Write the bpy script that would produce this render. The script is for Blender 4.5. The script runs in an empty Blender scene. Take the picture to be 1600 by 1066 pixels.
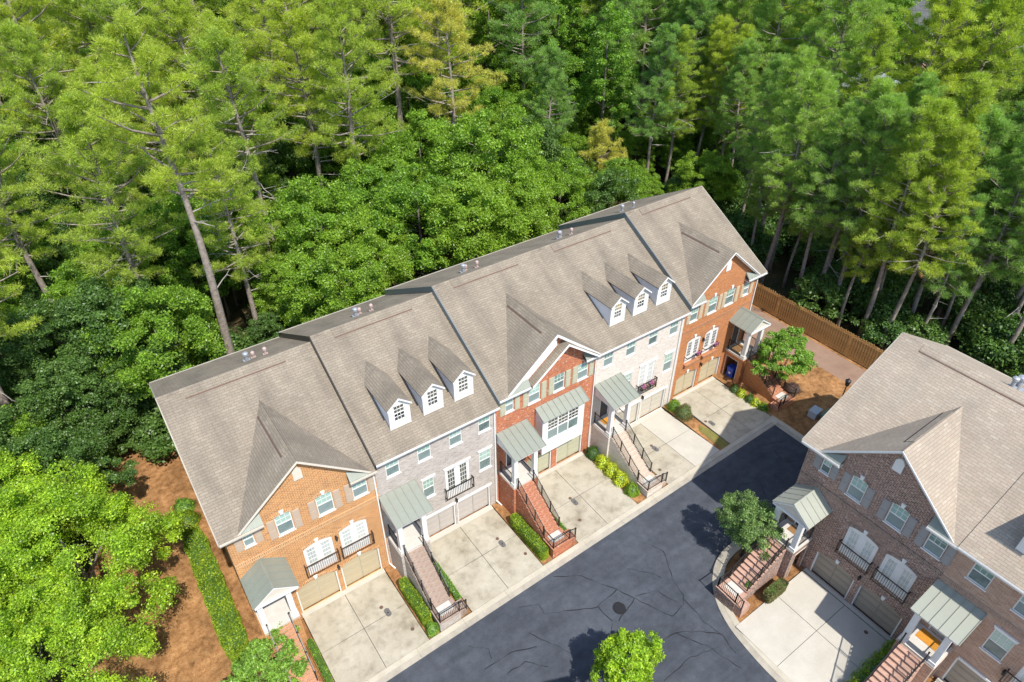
import bpy, math, random
import numpy as np
from mathutils import Vector, Matrix
random.seed(7); rng = np.random.default_rng(7)
R = math.radians
scene = bpy.context.scene
COL = scene.collection

# ------------------------------------------------------------------ camera
cam_d = bpy.data.cameras.new('camera'); cam = bpy.data.objects.new('camera', cam_d); COL.objects.link(cam)
scene.camera = cam
cam_d.sensor_width = 36.0; cam_d.lens = 1067.0/1600.0*36.0; cam_d.clip_end = 3000; cam_d.clip_start = 0.5
cam.location = (-0.4, -26.0, 37.8)
_pi, _ro, _ya = R(37.07273617), R(-0.09325935), R(35.05262842)
_F = Vector((math.sin(_ya)*math.cos(_pi), math.cos(_ya)*math.cos(_pi), -math.sin(_pi)))
_Rt = _F.cross(Vector((0,0,1))).normalized(); _U = _Rt.cross(_F)
_R2 = _Rt*math.cos(_ro)+_U*math.sin(_ro); _U2 = -_Rt*math.sin(_ro)+_U*math.cos(_ro)
cam.rotation_euler = Matrix((( _R2.x,_U2.x,-_F.x),(_R2.y,_U2.y,-_F.y),(_R2.z,_U2.z,-_F.z))).to_euler()

# ------------------------------------------------------------------ light
SUN_AZ = R(-91.0)      # direction towards the sun, from +X, counter-clockwise
SUN_EL = R(55.5)
world = bpy.data.worlds.new('World'); scene.world = world; world.use_nodes = True
wn = world.node_tree; wn.nodes.clear()
wo = wn.nodes.new('ShaderNodeOutputWorld'); bg = wn.nodes.new('ShaderNodeBackground')
sky = wn.nodes.new('ShaderNodeTexSky'); sky.sky_type = 'NISHITA'; sky.sun_disc = False
sky.sun_elevation = SUN_EL; sky.sun_rotation = math.pi/2 - SUN_AZ
sky.air_density = 1.0; sky.dust_density = 0.6
bg.inputs['Strength'].default_value = 0.15
wn.links.new(sky.outputs[0], bg.inputs[0]); wn.links.new(bg.outputs[0], wo.inputs[0])
sd = bpy.data.lights.new('sun', 'SUN'); sd.energy = 3.7; sd.angle = R(0.6); sd.color = (1.0, 0.955, 0.88)
sun = bpy.data.objects.new('sun', sd); COL.objects.link(sun)
_s = Vector((math.cos(SUN_EL)*math.cos(SUN_AZ), math.cos(SUN_EL)*math.sin(SUN_AZ), math.sin(SUN_EL)))
sun.rotation_euler = _s.to_track_quat('Z', 'Y').to_euler(); sun.location = (0, -60, 90)
scene.view_settings.view_transform = 'Standard'; scene.view_settings.look = 'None'
scene.view_settings.exposure = 0.75; scene.view_settings.gamma = 1.0; scene.view_settings.use_curve_mapping = False
scene.render.engine = 'CYCLES'
try:
    scene.cycles.max_bounces = 6; scene.cycles.diffuse_bounces = 3; scene.cycles.glossy_bounces = 2
    scene.cycles.transmission_bounces = 3; scene.cycles.transparent_max_bounces = 4
    scene.cycles.use_adaptive_sampling = True
except Exception: pass

# ------------------------------------------------------------------ materials
def new_mat(name):
    m = bpy.data.materials.new(name); m.use_nodes = True
    nt = m.node_tree; b = nt.nodes['Principled BSDF']
    b.inputs['Roughness'].default_value = 0.85
    b.inputs['Specular IOR Level'].default_value = 0.25
    return m, nt, b
def N(nt, t, **k):
    n = nt.nodes.new(t)
    for a, v in k.items(): setattr(n, a, v)
    return n
def L(nt, a, b): nt.links.new(a, b)
def math_n(nt, op, a, b=None):
    n = N(nt, 'ShaderNodeMath', operation=op)
    for i, v in enumerate((a, b)):
        if v is None: continue
        if isinstance(v, (int, float)): n.inputs[i].default_value = v
        else: L(nt, v, n.inputs[i])
    return n.outputs[0]
def ramp(nt, fac, stops):
    r = N(nt, 'ShaderNodeValToRGB'); L(nt, fac, r.inputs[0])
    e = r.color_ramp.elements
    while len(e) < len(stops): e.new(0.5)
    for el, (p, c) in zip(e, stops): el.position = p; el.color = (*c, 1)
    return r.outputs[0]
def mixc(nt, f, a, b, mode='MIX'):
    n = N(nt, 'ShaderNodeMix', data_type='RGBA', blend_type=mode)
    if isinstance(f, (int, float)): n.inputs[0].default_value = f
    else: L(nt, f, n.inputs[0])
    for i, v in ((6, a), (7, b)):
        if isinstance(v, tuple): n.inputs[i].default_value = (*v, 1)
        else: L(nt, v, n.inputs[i])
    return n.outputs[2]
def noise(nt, scale, vec=None, detail=3, rough=0.6):
    n = N(nt, 'ShaderNodeTexNoise'); n.inputs['Scale'].default_value = scale
    n.inputs['Detail'].default_value = detail; n.inputs['Roughness'].default_value = rough
    if vec is not None: L(nt, vec, n.inputs['Vector'])
    return n.outputs[0]
def bump(nt, b, h, s=0.3, d=0.02):
    n = N(nt, 'ShaderNodeBump'); n.inputs['Strength'].default_value = s; n.inputs['Distance'].default_value = d
    L(nt, h, n.inputs['Height']); L(nt, n.outputs[0], b.inputs['Normal'])
def flat(name, c, rough=0.7, spec=0.3, metal=0.0, var=0.0, vs=3.0):
    m, nt, b = new_mat(name)
    b.inputs['Roughness'].default_value = rough; b.inputs['Specular IOR Level'].default_value = spec
    b.inputs['Metallic'].default_value = metal
    if var:
        tc = N(nt, 'ShaderNodeTexCoord'); n = noise(nt, vs, tc.outputs['Object'], 4)
        L(nt, ramp(nt, n, [(0.3, tuple(x*(1-var) for x in c)), (0.7, tuple(min(1, x*(1+var)) for x in c))]), b.inputs['Base Color'])
    else: b.inputs['Base Color'].default_value = (*c, 1)
    return m
def wall_uv(nt, slope=False):
    """(u, v) along a wall or a roof slope, whichever way it faces"""
    tc = N(nt, 'ShaderNodeTexCoord')
    s = N(nt, 'ShaderNodeSeparateXYZ'); L(nt, tc.outputs['Object'], s.inputs[0])
    sn = N(nt, 'ShaderNodeSeparateXYZ'); L(nt, tc.outputs['Normal'], sn.inputs[0])
    ax = math_n(nt, 'ABSOLUTE', sn.outputs[0]); ay = math_n(nt, 'ABSOLUTE', sn.outputs[1])
    g = math_n(nt, 'GREATER_THAN', ax, ay)
    mx = N(nt, 'ShaderNodeMix', data_type='FLOAT'); L(nt, g, mx.inputs[0]); L(nt, s.outputs[0], mx.inputs[2]); L(nt, s.outputs[1], mx.inputs[3])
    u = mx.outputs[0]; v = s.outputs[2]
    if slope:
        nz = math_n(nt, 'MULTIPLY', sn.outputs[2], sn.outputs[2])
        sl = math_n(nt, 'SQRT', math_n(nt, 'MAXIMUM', math_n(nt, 'SUBTRACT', 1.0, nz), 0.02))
        v = math_n(nt, 'DIVIDE', v, sl)
    c = N(nt, 'ShaderNodeCombineXYZ'); L(nt, u, c.inputs[0]); L(nt, v, c.inputs[1])
    return c.outputs[0], tc.outputs['Object']
def brick(name, cols, mortar, bw=0.235, bh=0.082, flecks=None, floor=False, blotch=0.12, bias=0.0, msz=0.014, fs=7.0, ft=0.60):
    m, nt, b = new_mat(name)
    if floor:
        tc = N(nt, 'ShaderNodeTexCoord'); uv = obj = tc.outputs['Object']
    else: uv, obj = wall_uv(nt)
    t = N(nt, 'ShaderNodeTexBrick'); L(nt, uv, t.inputs['Vector'])
    t.inputs['Scale'].default_value = 1.0; t.inputs['Brick Width'].default_value = bw; t.inputs['Row Height'].default_value = bh
    t.inputs['Mortar Size'].default_value = msz; t.inputs['Mortar Smooth'].default_value = 0.3; t.inputs['Bias'].default_value = bias
    t.inputs['Color1'].default_value = (0, 0, 0, 1); t.inputs['Color2'].default_value = (1, 1, 1, 1); t.inputs['Mortar'].default_value = (0.5, 0.5, 0.5, 1)
    n = len(cols); st = [(i/(n-1), c) for i, c in enumerate(cols)]
    col = ramp(nt, t.outputs['Color'], st)
    if flecks:
        fn = noise(nt, fs, uv, 2); mask = ramp(nt, fn, [(ft, (0, 0, 0)), (ft+0.05, (1, 1, 1))])
        col = mixc(nt, mask, col, flecks)
    big = noise(nt, 0.7, obj, 3); bl = ramp(nt, big, [(0.3, (1-blotch,)*3), (0.7, (1+blotch,)*3)])
    col = mixc(nt, 1.0, col, bl, 'MULTIPLY')
    col = mixc(nt, t.outputs['Fac'], col, mortar)
    L(nt, col, b.inputs['Base Color']); b.inputs['Roughness'].default_value = 0.9
    inv = math_n(nt, 'SUBTRACT', 1.0, t.outputs['Fac']); bump(nt, b, inv, 0.5, 0.012)
    return m
def shingle(name, cols, streak, stain_amt=0.35, dark=(0.09, 0.08, 0.07)):
    m, nt, b = new_mat(name); uv, obj = wall_uv(nt, True)
    t = N(nt, 'ShaderNodeTexBrick'); L(nt, uv, t.inputs['Vector'])
    t.inputs['Scale'].default_value = 1.0; t.inputs['Brick Width'].default_value = 0.42; t.inputs['Row Height'].default_value = 0.16
    t.inputs['Mortar Size'].default_value = 0.014; t.inputs['Mortar Smooth'].default_value = 0.2
    t.inputs['Color1'].default_value = (0, 0, 0, 1); t.inputs['Color2'].default_value = (1, 1, 1, 1); t.inputs['Mortar'].default_value = (0.4, 0.4, 0.4, 1)
    n = len(cols); col = ramp(nt, t.outputs['Color'], [(i/(n-1), c) for i, c in enumerate(cols)])
    # algae / weather streaks that run down the slope
    mp = N(nt, 'ShaderNodeMapping'); L(nt, uv, mp.inputs[0]); mp.inputs['Scale'].default_value = (0.75, 0.13, 1)
    sn = noise(nt, 1.0, mp.outputs[0], 5, 0.65); mask = ramp(nt, sn, [(0.42, (0, 0, 0)), (0.72, (stain_amt,)*3)])
    col = mixc(nt, mask, col, streak)
    big = noise(nt, 0.35, obj, 4); bl = ramp(nt, big, [(0.3, (0.88,)*3), (0.7, (1.12,)*3)])
    col = mixc(nt, 1.0, col, bl, 'MULTIPLY')
    fine = noise(nt, 25, obj, 2); col = mixc(nt, 1.0, col, ramp(nt, fine, [(0.3, (0.86,)*3), (0.7, (1.14,)*3)]), 'MULTIPLY')
    col = mixc(nt, math_n(nt, 'MULTIPLY', t.outputs['Fac'], 0.5), col, dark)
    L(nt, col, b.inputs['Base Color']); b.inputs['Roughness'].default_value = 0.95
    sp = N(nt, 'ShaderNodeSeparateXYZ'); L(nt, uv, sp.inputs[0])
    fr = math_n(nt, 'FRACT', math_n(nt, 'DIVIDE', sp.outputs[1], 0.16))
    bump(nt, b, math_n(nt, 'SUBTRACT', 1.0, fr), 0.6, 0.012)
    return m
def ground_mat(name, stops, scale=1.2, fine=30, fine_amt=0.25, rough=0.95, stops2=None, s2=0.25, bs=0.4):
    m, nt, b = new_mat(name); tc = N(nt, 'ShaderNodeTexCoord'); o = tc.outputs['Object']
    col = ramp(nt, noise(nt, scale, o, 6, 0.62), stops)
    if stops2: col = mixc(nt, 1.0, col, ramp(nt, noise(nt, s2, o, 4), stops2), 'MULTIPLY')
    f = noise(nt, fine, o, 3, 0.7); col = mixc(nt, 1.0, col, ramp(nt, f, [(0.3, (1-fine_amt,)*3), (0.7, (1+fine_amt,)*3)]), 'MULTIPLY')
    L(nt, col, b.inputs['Base Color']); b.inputs['Roughness'].default_value = rough
    bump(nt, b, f, bs, 0.02)
    return m
def leaf_mat(name, a, bb, c=None, trans=0.35, rnd=0.25, sc=0.9, warm=(0.16, 0.17, 0.03)):
    m, nt, b = new_mat(name); tc = N(nt, 'ShaderNodeTexCoord'); o = tc.outputs['Object']
    st = [(0.3, a), (0.65, bb)] if c is None else [(0.25, a), (0.5, bb), (0.75, c)]
    col = ramp(nt, noise(nt, sc, o, 4, 0.7), st)
    g = N(nt, 'ShaderNodeNewGeometry')
    wob = ramp(nt, g.outputs['Random Per Island'], [(0.0, (0.5,)*3), (0.5, (0.95,)*3), (1.0, (1.5,)*3)])
    col = mixc(nt, 1.0, col, wob, 'MULTIPLY')
    oi = N(nt, 'ShaderNodeObjectInfo')
    col = mixc(nt, math_n(nt, 'MULTIPLY', oi.outputs['Random'], rnd), col, warm)
    L(nt, col, b.inputs['Base Color']); b.inputs['Roughness'].default_value = 0.42; b.inputs['Specular IOR Level'].default_value = 0.45
    tr = N(nt, 'ShaderNodeBsdfTranslucent'); L(nt, mixc(nt, 1.0, col, (1.5, 1.7, 0.6), 'MULTIPLY'), tr.inputs[0])
    mx = N(nt, 'ShaderNodeMixShader'); mx.inputs[0].default_value = trans
    out = nt.nodes['Material Output']
    L(nt, b.outputs[0], mx.inputs[1]); L(nt, tr.outputs[0], mx.inputs[2]); L(nt, mx.outputs[0], out.inputs[0])
    return m

M = {}
M['brick_orange'] = brick('orange_brick', [(0.32,0.115,0.03),(0.46,0.175,0.045),(0.54,0.235,0.065),(0.42,0.15,0.04)], (0.60,0.43,0.25), msz=0.016, bw=0.25, bh=0.09)
M['brick_orange_soldier'] = brick('orange_soldier_brick', [(0.36,0.14,0.035),(0.54,0.24,0.07)], (0.64,0.48,0.30), 0.095, 0.24, msz=0.018)
M['brick_rust'] = brick('rust_brick', [(0.36,0.115,0.035),(0.46,0.16,0.05),(0.52,0.20,0.065)], (0.46,0.26,0.14), blotch=0.1)
M['brick_rust_soldier'] = brick('rust_soldier_brick', [(0.32,0.115,0.045),(0.44,0.175,0.07)], (0.40,0.26,0.16), 0.08, 0.22)
M['brick_red'] = brick('red_tumbled_brick', [(0.30,0.06,0.022),(0.46,0.105,0.036),(0.54,0.16,0.055),(0.40,0.085,0.03)], (0.44,0.26,0.17), flecks=(0.68,0.56,0.47), fs=5.0, ft=0.62)
M['brick_grey'] = brick('greige_limewashed_brick', [(0.29,0.245,0.21),(0.42,0.365,0.32),(0.50,0.45,0.40),(0.34,0.285,0.245)], (0.50,0.455,0.41), msz=0.016)
M['brick_white'] = brick('white_painted_brick', [(0.60,0.53,0.45),(0.68,0.62,0.55),(0.52,0.43,0.35),(0.70,0.66,0.60)], (0.66,0.60,0.53), blotch=0.06, msz=0.016)
M['brick_brown'] = brick('brown_mixed_brick', [(0.07,0.03,0.023),(0.19,0.085,0.06),(0.29,0.15,0.11),(0.11,0.05,0.038)], (0.44,0.35,0.29), msz=0.019, bw=0.27, bh=0.10, flecks=(0.52,0.42,0.35), fs=7.5, ft=0.58)
M['brick_brown_soldier'] = brick('brown_soldier_brick', [(0.10,0.05,0.04),(0.30,0.2,0.15)], (0.38,0.31,0.26), 0.08, 0.22)
M['brick_tan'] = brick('tan_rose_brick', [(0.30,0.165,0.115),(0.40,0.24,0.17),(0.48,0.32,0.235)], (0.50,0.37,0.28), blotch=0.08)
M['brick_tan_soldier'] = brick('tan_soldier_brick', [(0.27,0.155,0.11),(0.42,0.28,0.21)], (0.40,0.30,0.23), 0.08, 0.22)
def pavers(n, cols, mort, fl=None): return brick(n, cols, mort, 0.2, 0.1, flecks=fl, floor=True)
M['paver_orange'] = pavers('orange_brick_paving', [(0.40,0.17,0.09),(0.52,0.26,0.14)], (0.46,0.33,0.24))
M['paver_red'] = pavers('red_brick_paving', [(0.32,0.10,0.05),(0.48,0.19,0.10)], (0.42,0.25,0.17), (0.52,0.42,0.34))
M['paver_grey'] = pavers('greige_brick_paving', [(0.27,0.19,0.145),(0.38,0.285,0.225)], (0.36,0.28,0.23))
M['paver_white'] = pavers('cream_brick_paving', [(0.44,0.34,0.265),(0.55,0.45,0.36)], (0.50,0.41,0.33))
M['paver_pink'] = pavers('pink_brick_paving', [(0.38,0.21,0.15),(0.50,0.30,0.22)], (0.44,0.32,0.26))
M['roof'] = shingle('weathered_grey_brown_shingle', [(0.225,0.188,0.142),(0.262,0.220,0.167),(0.245,0.203,0.153),(0.28,0.238,0.182)], (0.135,0.113,0.09), 0.65, (0.08,0.067,0.055))
M['roof_new'] = shingle('beige_shingle', [(0.315,0.262,0.20),(0.36,0.302,0.233),(0.335,0.27,0.21),(0.385,0.33,0.258)], (0.26,0.223,0.18), 0.45, (0.14,0.11,0.085))
M['white'] = flat('white_trim_paint', (0.72,0.71,0.68), 0.5, var=0.04)
M['cream'] = flat('cream_trim_paint', (0.62,0.56,0.47), 0.5, var=0.05)
M['siding'] = flat('white_lap_siding', (0.74,0.75,0.77), 0.6, var=0.03)
M['shutter_tan'] = flat('tan_shutter_paint', (0.46,0.36,0.27), 0.6)
M['shutter_green'] = flat('sage_shutter_paint', (0.43,0.42,0.30), 0.6)
M['shutter_sand'] = flat('sand_shutter_paint', (0.50,0.40,0.27), 0.6)
M['shutter_grey'] = flat('grey_shutter_paint', (0.30,0.29,0.28), 0.6)
M['metal'] = flat('grey_green_standing_seam_metal', (0.25,0.265,0.22), 0.5, 0.4, 0.15, 0.06, 1.5)
M['metal_pale'] = flat('pale_green_standing_seam_metal', (0.31,0.32,0.265), 0.55, 0.35, 0.05, 0.05, 1.5)
M['flash'] = flat('bluish_metal_flashing', (0.16,0.20,0.22), 0.4, 0.5, 0.5)
M['iron'] = flat('black_painted_iron', (0.015,0.014,0.014), 0.45, 0.5)
M['iron_brown'] = flat('brown_painted_iron', (0.06,0.03,0.02), 0.5, 0.4)
M['garage_tan'] = flat('tan_garage_paint', (0.46,0.39,0.26), 0.55, var=0.03)
M['garage_grey'] = flat('greige_garage_paint', (0.44,0.40,0.36), 0.55, var=0.03)
M['garage_sage'] = flat('sage_garage_paint', (0.42,0.41,0.29), 0.55, var=0.03)
M['garage_putty'] = flat('putty_garage_paint', (0.50,0.46,0.38), 0.55, var=0.03)
M['garage_dark'] = flat('dark_putty_garage_paint', (0.33,0.28,0.22), 0.55, var=0.03)
M['stone'] = flat('pale_limestone_slab', (0.52,0.49,0.44), 0.8, var=0.06)
M['dark'] = flat('dark_interior', (0.02,0.02,0.022), 0.9)
M['door_dark'] = flat('dark_door_paint', (0.05,0.06,0.07), 0.4)
M['door_grey'] = flat('grey_door_paint', (0.42,0.38,0.33), 0.5)
M['blue_bin'] = flat('blue_bin_plastic', (0.02,0.07,0.42), 0.4, 0.5)
M['pvc'] = flat('dull_vent_metal', (0.34,0.36,0.39), 0.5, 0.4, 0.3)
M['vent_pink'] = flat('pinkish_vent_pipe', (0.45,0.33,0.30), 0.5)
def glass(name, c, c2, rough=0.08):
    m, nt, b = new_mat(name); tc = N(nt, 'ShaderNodeTexCoord')
    n = noise(nt, 2.2, tc.outputs['Object'], 2); oi = N(nt, 'ShaderNodeObjectInfo')
    v = math_n(nt, 'ADD', math_n(nt, 'MULTIPLY', n, 0.6), math_n(nt, 'MULTIPLY', oi.outputs['Random'], 0.85))
    L(nt, ramp(nt, v, [(0.25, tuple(0.55*q for q in c)), (0.5, c), (0.9, c2)]), b.inputs['Base Color'])
    b.inputs['Roughness'].default_value = rough; b.inputs['Specular IOR Level'].default_value = 0.8
    return m
M['glass_up'] = glass('green_tinted_pane_with_blind', (0.26,0.40,0.33), (0.36,0.50,0.43))
M['glass_lo'] = glass('screened_pane', (0.15,0.21,0.20), (0.22,0.28,0.27), 0.25)
M['glass_dark'] = glass('dark_pane', (0.02,0.025,0.025), (0.10,0.10,0.08))
M['glass_pale'] = glass('pane_with_white_curtain', (0.42,0.47,0.45), (0.58,0.60,0.56))
M['glass_shade'] = glass('pane_with_yellow_blind', (0.26,0.20,0.09), (0.32,0.26,0.13))
M['concrete'] = ground_mat('stained_concrete', [(0.28,(0.24,0.21,0.155)),(0.42,(0.355,0.32,0.25)),(0.7,(0.44,0.405,0.33))], 0.6, 14, 0.07, 0.9, [(0.3,(0.78,0.77,0.74)),(0.52,(1.03,1.02,1.0))], 1.7, 0.1)
M['concrete_new'] = ground_mat('pale_concrete', [(0.3,(0.42,0.39,0.33)),(0.7,(0.50,0.465,0.40))], 0.8, 15, 0.05, 0.9, bs=0.1)
M['kerb'] = ground_mat('kerb_concrete', [(0.3,(0.38,0.34,0.26)),(0.7,(0.50,0.455,0.37))], 1.0, 15, 0.08, 0.9, bs=0.1)
M['gutter'] = ground_mat('gutter_concrete', [(0.3,(0.30,0.27,0.22)),(0.7,(0.42,0.38,0.31))], 1.4, 15, 0.08, 0.9, bs=0.1)
M['asphalt'] = None
def asphalt():
    m, nt, b = new_mat('worn_asphalt'); tc = N(nt, 'ShaderNodeTexCoord'); o = tc.outputs['Object']
    col = ramp(nt, noise(nt, 0.35, o, 6, 0.62), [(0.3,(0.046,0.052,0.064)),(0.7,(0.071,0.079,0.094))])
    col = mixc(nt, 1.0, col, ramp(nt, noise(nt, 1.6, o, 5, 0.7), [(0.35,(0.84,)*3),(0.65,(1.16,)*3)]), 'MULTIPLY')
    f = noise(nt, 45, o, 3, 0.75); col = mixc(nt, 1.0, col, ramp(nt, f, [(0.3,(0.72,)*3),(0.7,(1.3,)*3)]), 'MULTIPLY')
    mp = N(nt, 'ShaderNodeMapping'); L(nt, o, mp.inputs[0]); mp.inputs['Scale'].default_value = (0.12, 1.4, 1)      # faint wheel wear along the street
    col = mixc(nt, 1.0, col, ramp(nt, noise(nt, 1.0, mp.outputs[0], 3), [(0.35,(0.90,)*3),(0.65,(1.10,)*3)]), 'MULTIPLY')
    sp = ramp(nt, noise(nt, 3.2, o, 6, 0.8), [(0.66,(0,0,0)),(0.74,(0.35,)*3)]); col = mixc(nt, sp, col, (0.16,0.155,0.145))
    L(nt, col, b.inputs['Base Color']); b.inputs['Roughness'].default_value = 0.88; bump(nt, b, f, 0.35, 0.02); return m
M['asphalt'] = asphalt()
M['tar'] = flat('crack_sealing_tar', (0.018,0.018,0.019), 0.5)
M['straw'] = ground_mat('pine_straw_mulch', [(0.3,(0.19,0.09,0.035)),(0.5,(0.33,0.17,0.07)),(0.8,(0.46,0.27,0.13))], 3.2, 26, 0.45, 0.95, [(0.35,(0.62,0.60,0.56)),(0.65,(1.12,1.1,1.08))], 0.7, 1.0)
M['forest'] = ground_mat('leaf_litter', [(0.3,(0.03,0.035,0.012)),(0.55,(0.06,0.05,0.022)),(0.8,(0.16,0.085,0.04))], 0.5, 8, 0.4, 0.95, bs=0.8)
M['lawn'] = ground_mat('patchy_lawn', [(0.3,(0.13,0.13,0.03)),(0.7,(0.22,0.19,0.06))], 3.0, 25, 0.35, 0.95, bs=0.6)
M['path'] = ground_mat('brown_pavement', [(0.3,(0.22,0.14,0.10)),(0.7,(0.30,0.20,0.145))], 0.6, 18, 0.1, 0.9, bs=0.2)
M['wood'] = ground_mat('cedar_fence_wood', [(0.3,(0.48,0.27,0.09)),(0.7,(0.64,0.40,0.16))], 1.5, 12, 0.2, 0.85, bs=0.3)
M['rust'] = flat('rusty_cover_and_vent_shadow', (0.13,0.08,0.06), 0.8, var=0.2, vs=20)  # rust of the round covers; also colours the painted shadow below ridge vents
M['cover'] = flat('grey_meter_cover', (0.12,0.115,0.11), 0.7, var=0.2, vs=15)
M['bark'] = ground_mat('pine_bark', [(0.3,(0.17,0.135,0.11)),(0.7,(0.34,0.29,0.25))], 4.0, 14, 0.35, 0.95, bs=1.0)
M['bark_d'] = ground_mat('grey_bark', [(0.3,(0.10,0.085,0.07)),(0.7,(0.20,0.175,0.15))], 4.0, 14, 0.3, 0.95, bs=0.8)
M['deadwood'] = flat('bleached_dead_wood', (0.30,0.27,0.24), 0.9)
M['pine_a'] = leaf_mat('yellow_green_pine_needles', (0.13,0.195,0.03), (0.31,0.41,0.06), (0.52,0.60,0.10), 0.42, 0.35, warm=(0.58,0.58,0.06))
M['pine_b'] = leaf_mat('blue_green_pine_needles', (0.095,0.185,0.055), (0.225,0.37,0.10), (0.40,0.54,0.15), 0.44, 0.35, warm=(0.50,0.58,0.08))
M['pine_y'] = leaf_mat('golden_pine_needles', (0.42,0.40,0.08), (0.56,0.52,0.11), (0.64,0.58,0.14), 0.4, 0.1)
M['leaf_a'] = leaf_mat('mid_green_leaves', (0.05,0.115,0.018), (0.155,0.30,0.03), (0.32,0.48,0.05), 0.40, 0.4, 1.1, warm=(0.36,0.46,0.04))
M['leaf_d'] = leaf_mat('dark_green_leaves', (0.03,0.075,0.02), (0.08,0.165,0.035), (0.16,0.265,0.055), 0.34, 0.3, 1.1, warm=(0.18,0.27,0.045))
M['leaf_m'] = leaf_mat('bright_maple_leaves', (0.13,0.25,0.025), (0.32,0.48,0.035), (0.56,0.68,0.05), 0.42, 0.1, 0.9)
M['leaf_s'] = leaf_mat('fresh_green_leaves', (0.13,0.26,0.04), (0.23,0.39,0.06), (0.34,0.50,0.08), 0.42, 0.1, 1.5)
M['leaf_c'] = leaf_mat('crepe_myrtle_leaves', (0.11,0.19,0.06), (0.20,0.31,0.10), (0.31,0.42,0.14), 0.38, 0.1, 1.5)
M['leaf_h'] = leaf_mat('hedge_leaves', (0.12,0.20,0.015), (0.24,0.34,0.025), (0.42,0.50,0.04), 0.38, 0.15, 1.6, warm=(0.42,0.46,0.04))
M['leaf_y'] = leaf_mat('chartreuse_leaves', (0.42,0.50,0.03), (0.58,0.64,0.05), (0.68,0.70,0.07), 0.38, 0.1, 3.0)
M['leaf_dk'] = leaf_mat('dark_shrub_leaves', (0.04,0.10,0.02), (0.08,0.16,0.03), None, 0.25, 0.1, 3.0)
M['leaf_ol'] = leaf_mat('olive_shrub_leaves', (0.11,0.11,0.04), (0.19,0.18,0.07), None, 0.25, 0.1, 3.0)
M['leaf_pu'] = leaf_mat('purple_shrub_leaves', (0.07,0.035,0.035), (0.14,0.09,0.08), None, 0.2, 0.05, 3.0)
M['flower'] = flat('pink_petals', (0.55,0.16,0.36), 0.7, var=0.3, vs=20)
M['mat_org'] = flat('orange_coir', (0.50,0.22,0.03), 0.95, var=0.2, vs=20)
M['mat_brn'] = flat('brown_coir', (0.25,0.14,0.06), 0.95, var=0.2, vs=20)
M['util_green'] = flat('green_utility_paint', (0.12,0.19,0.15), 0.5)
M['util_grey'] = flat('grey_utility_paint', (0.42,0.45,0.48), 0.5)
M['ac'] = flat('ac_unit_metal', (0.33,0.33,0.32), 0.5, 0.5, 0.3)
M['pool'] = flat('pale_blue_roof_tarp', (0.40,0.52,0.62), 0.5)
M['roof_far'] = shingle('grey_far_shingle', [(0.12,0.12,0.12),(0.2,0.2,0.2)], (0.1,0.1,0.1), 0.2)
M['roof_farlt'] = shingle('pale_far_shingle', [(0.36,0.40,0.44),(0.45,0.48,0.52)], (0.3,0.33,0.36), 0.2, (0.25,0.28,0.3))

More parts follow.
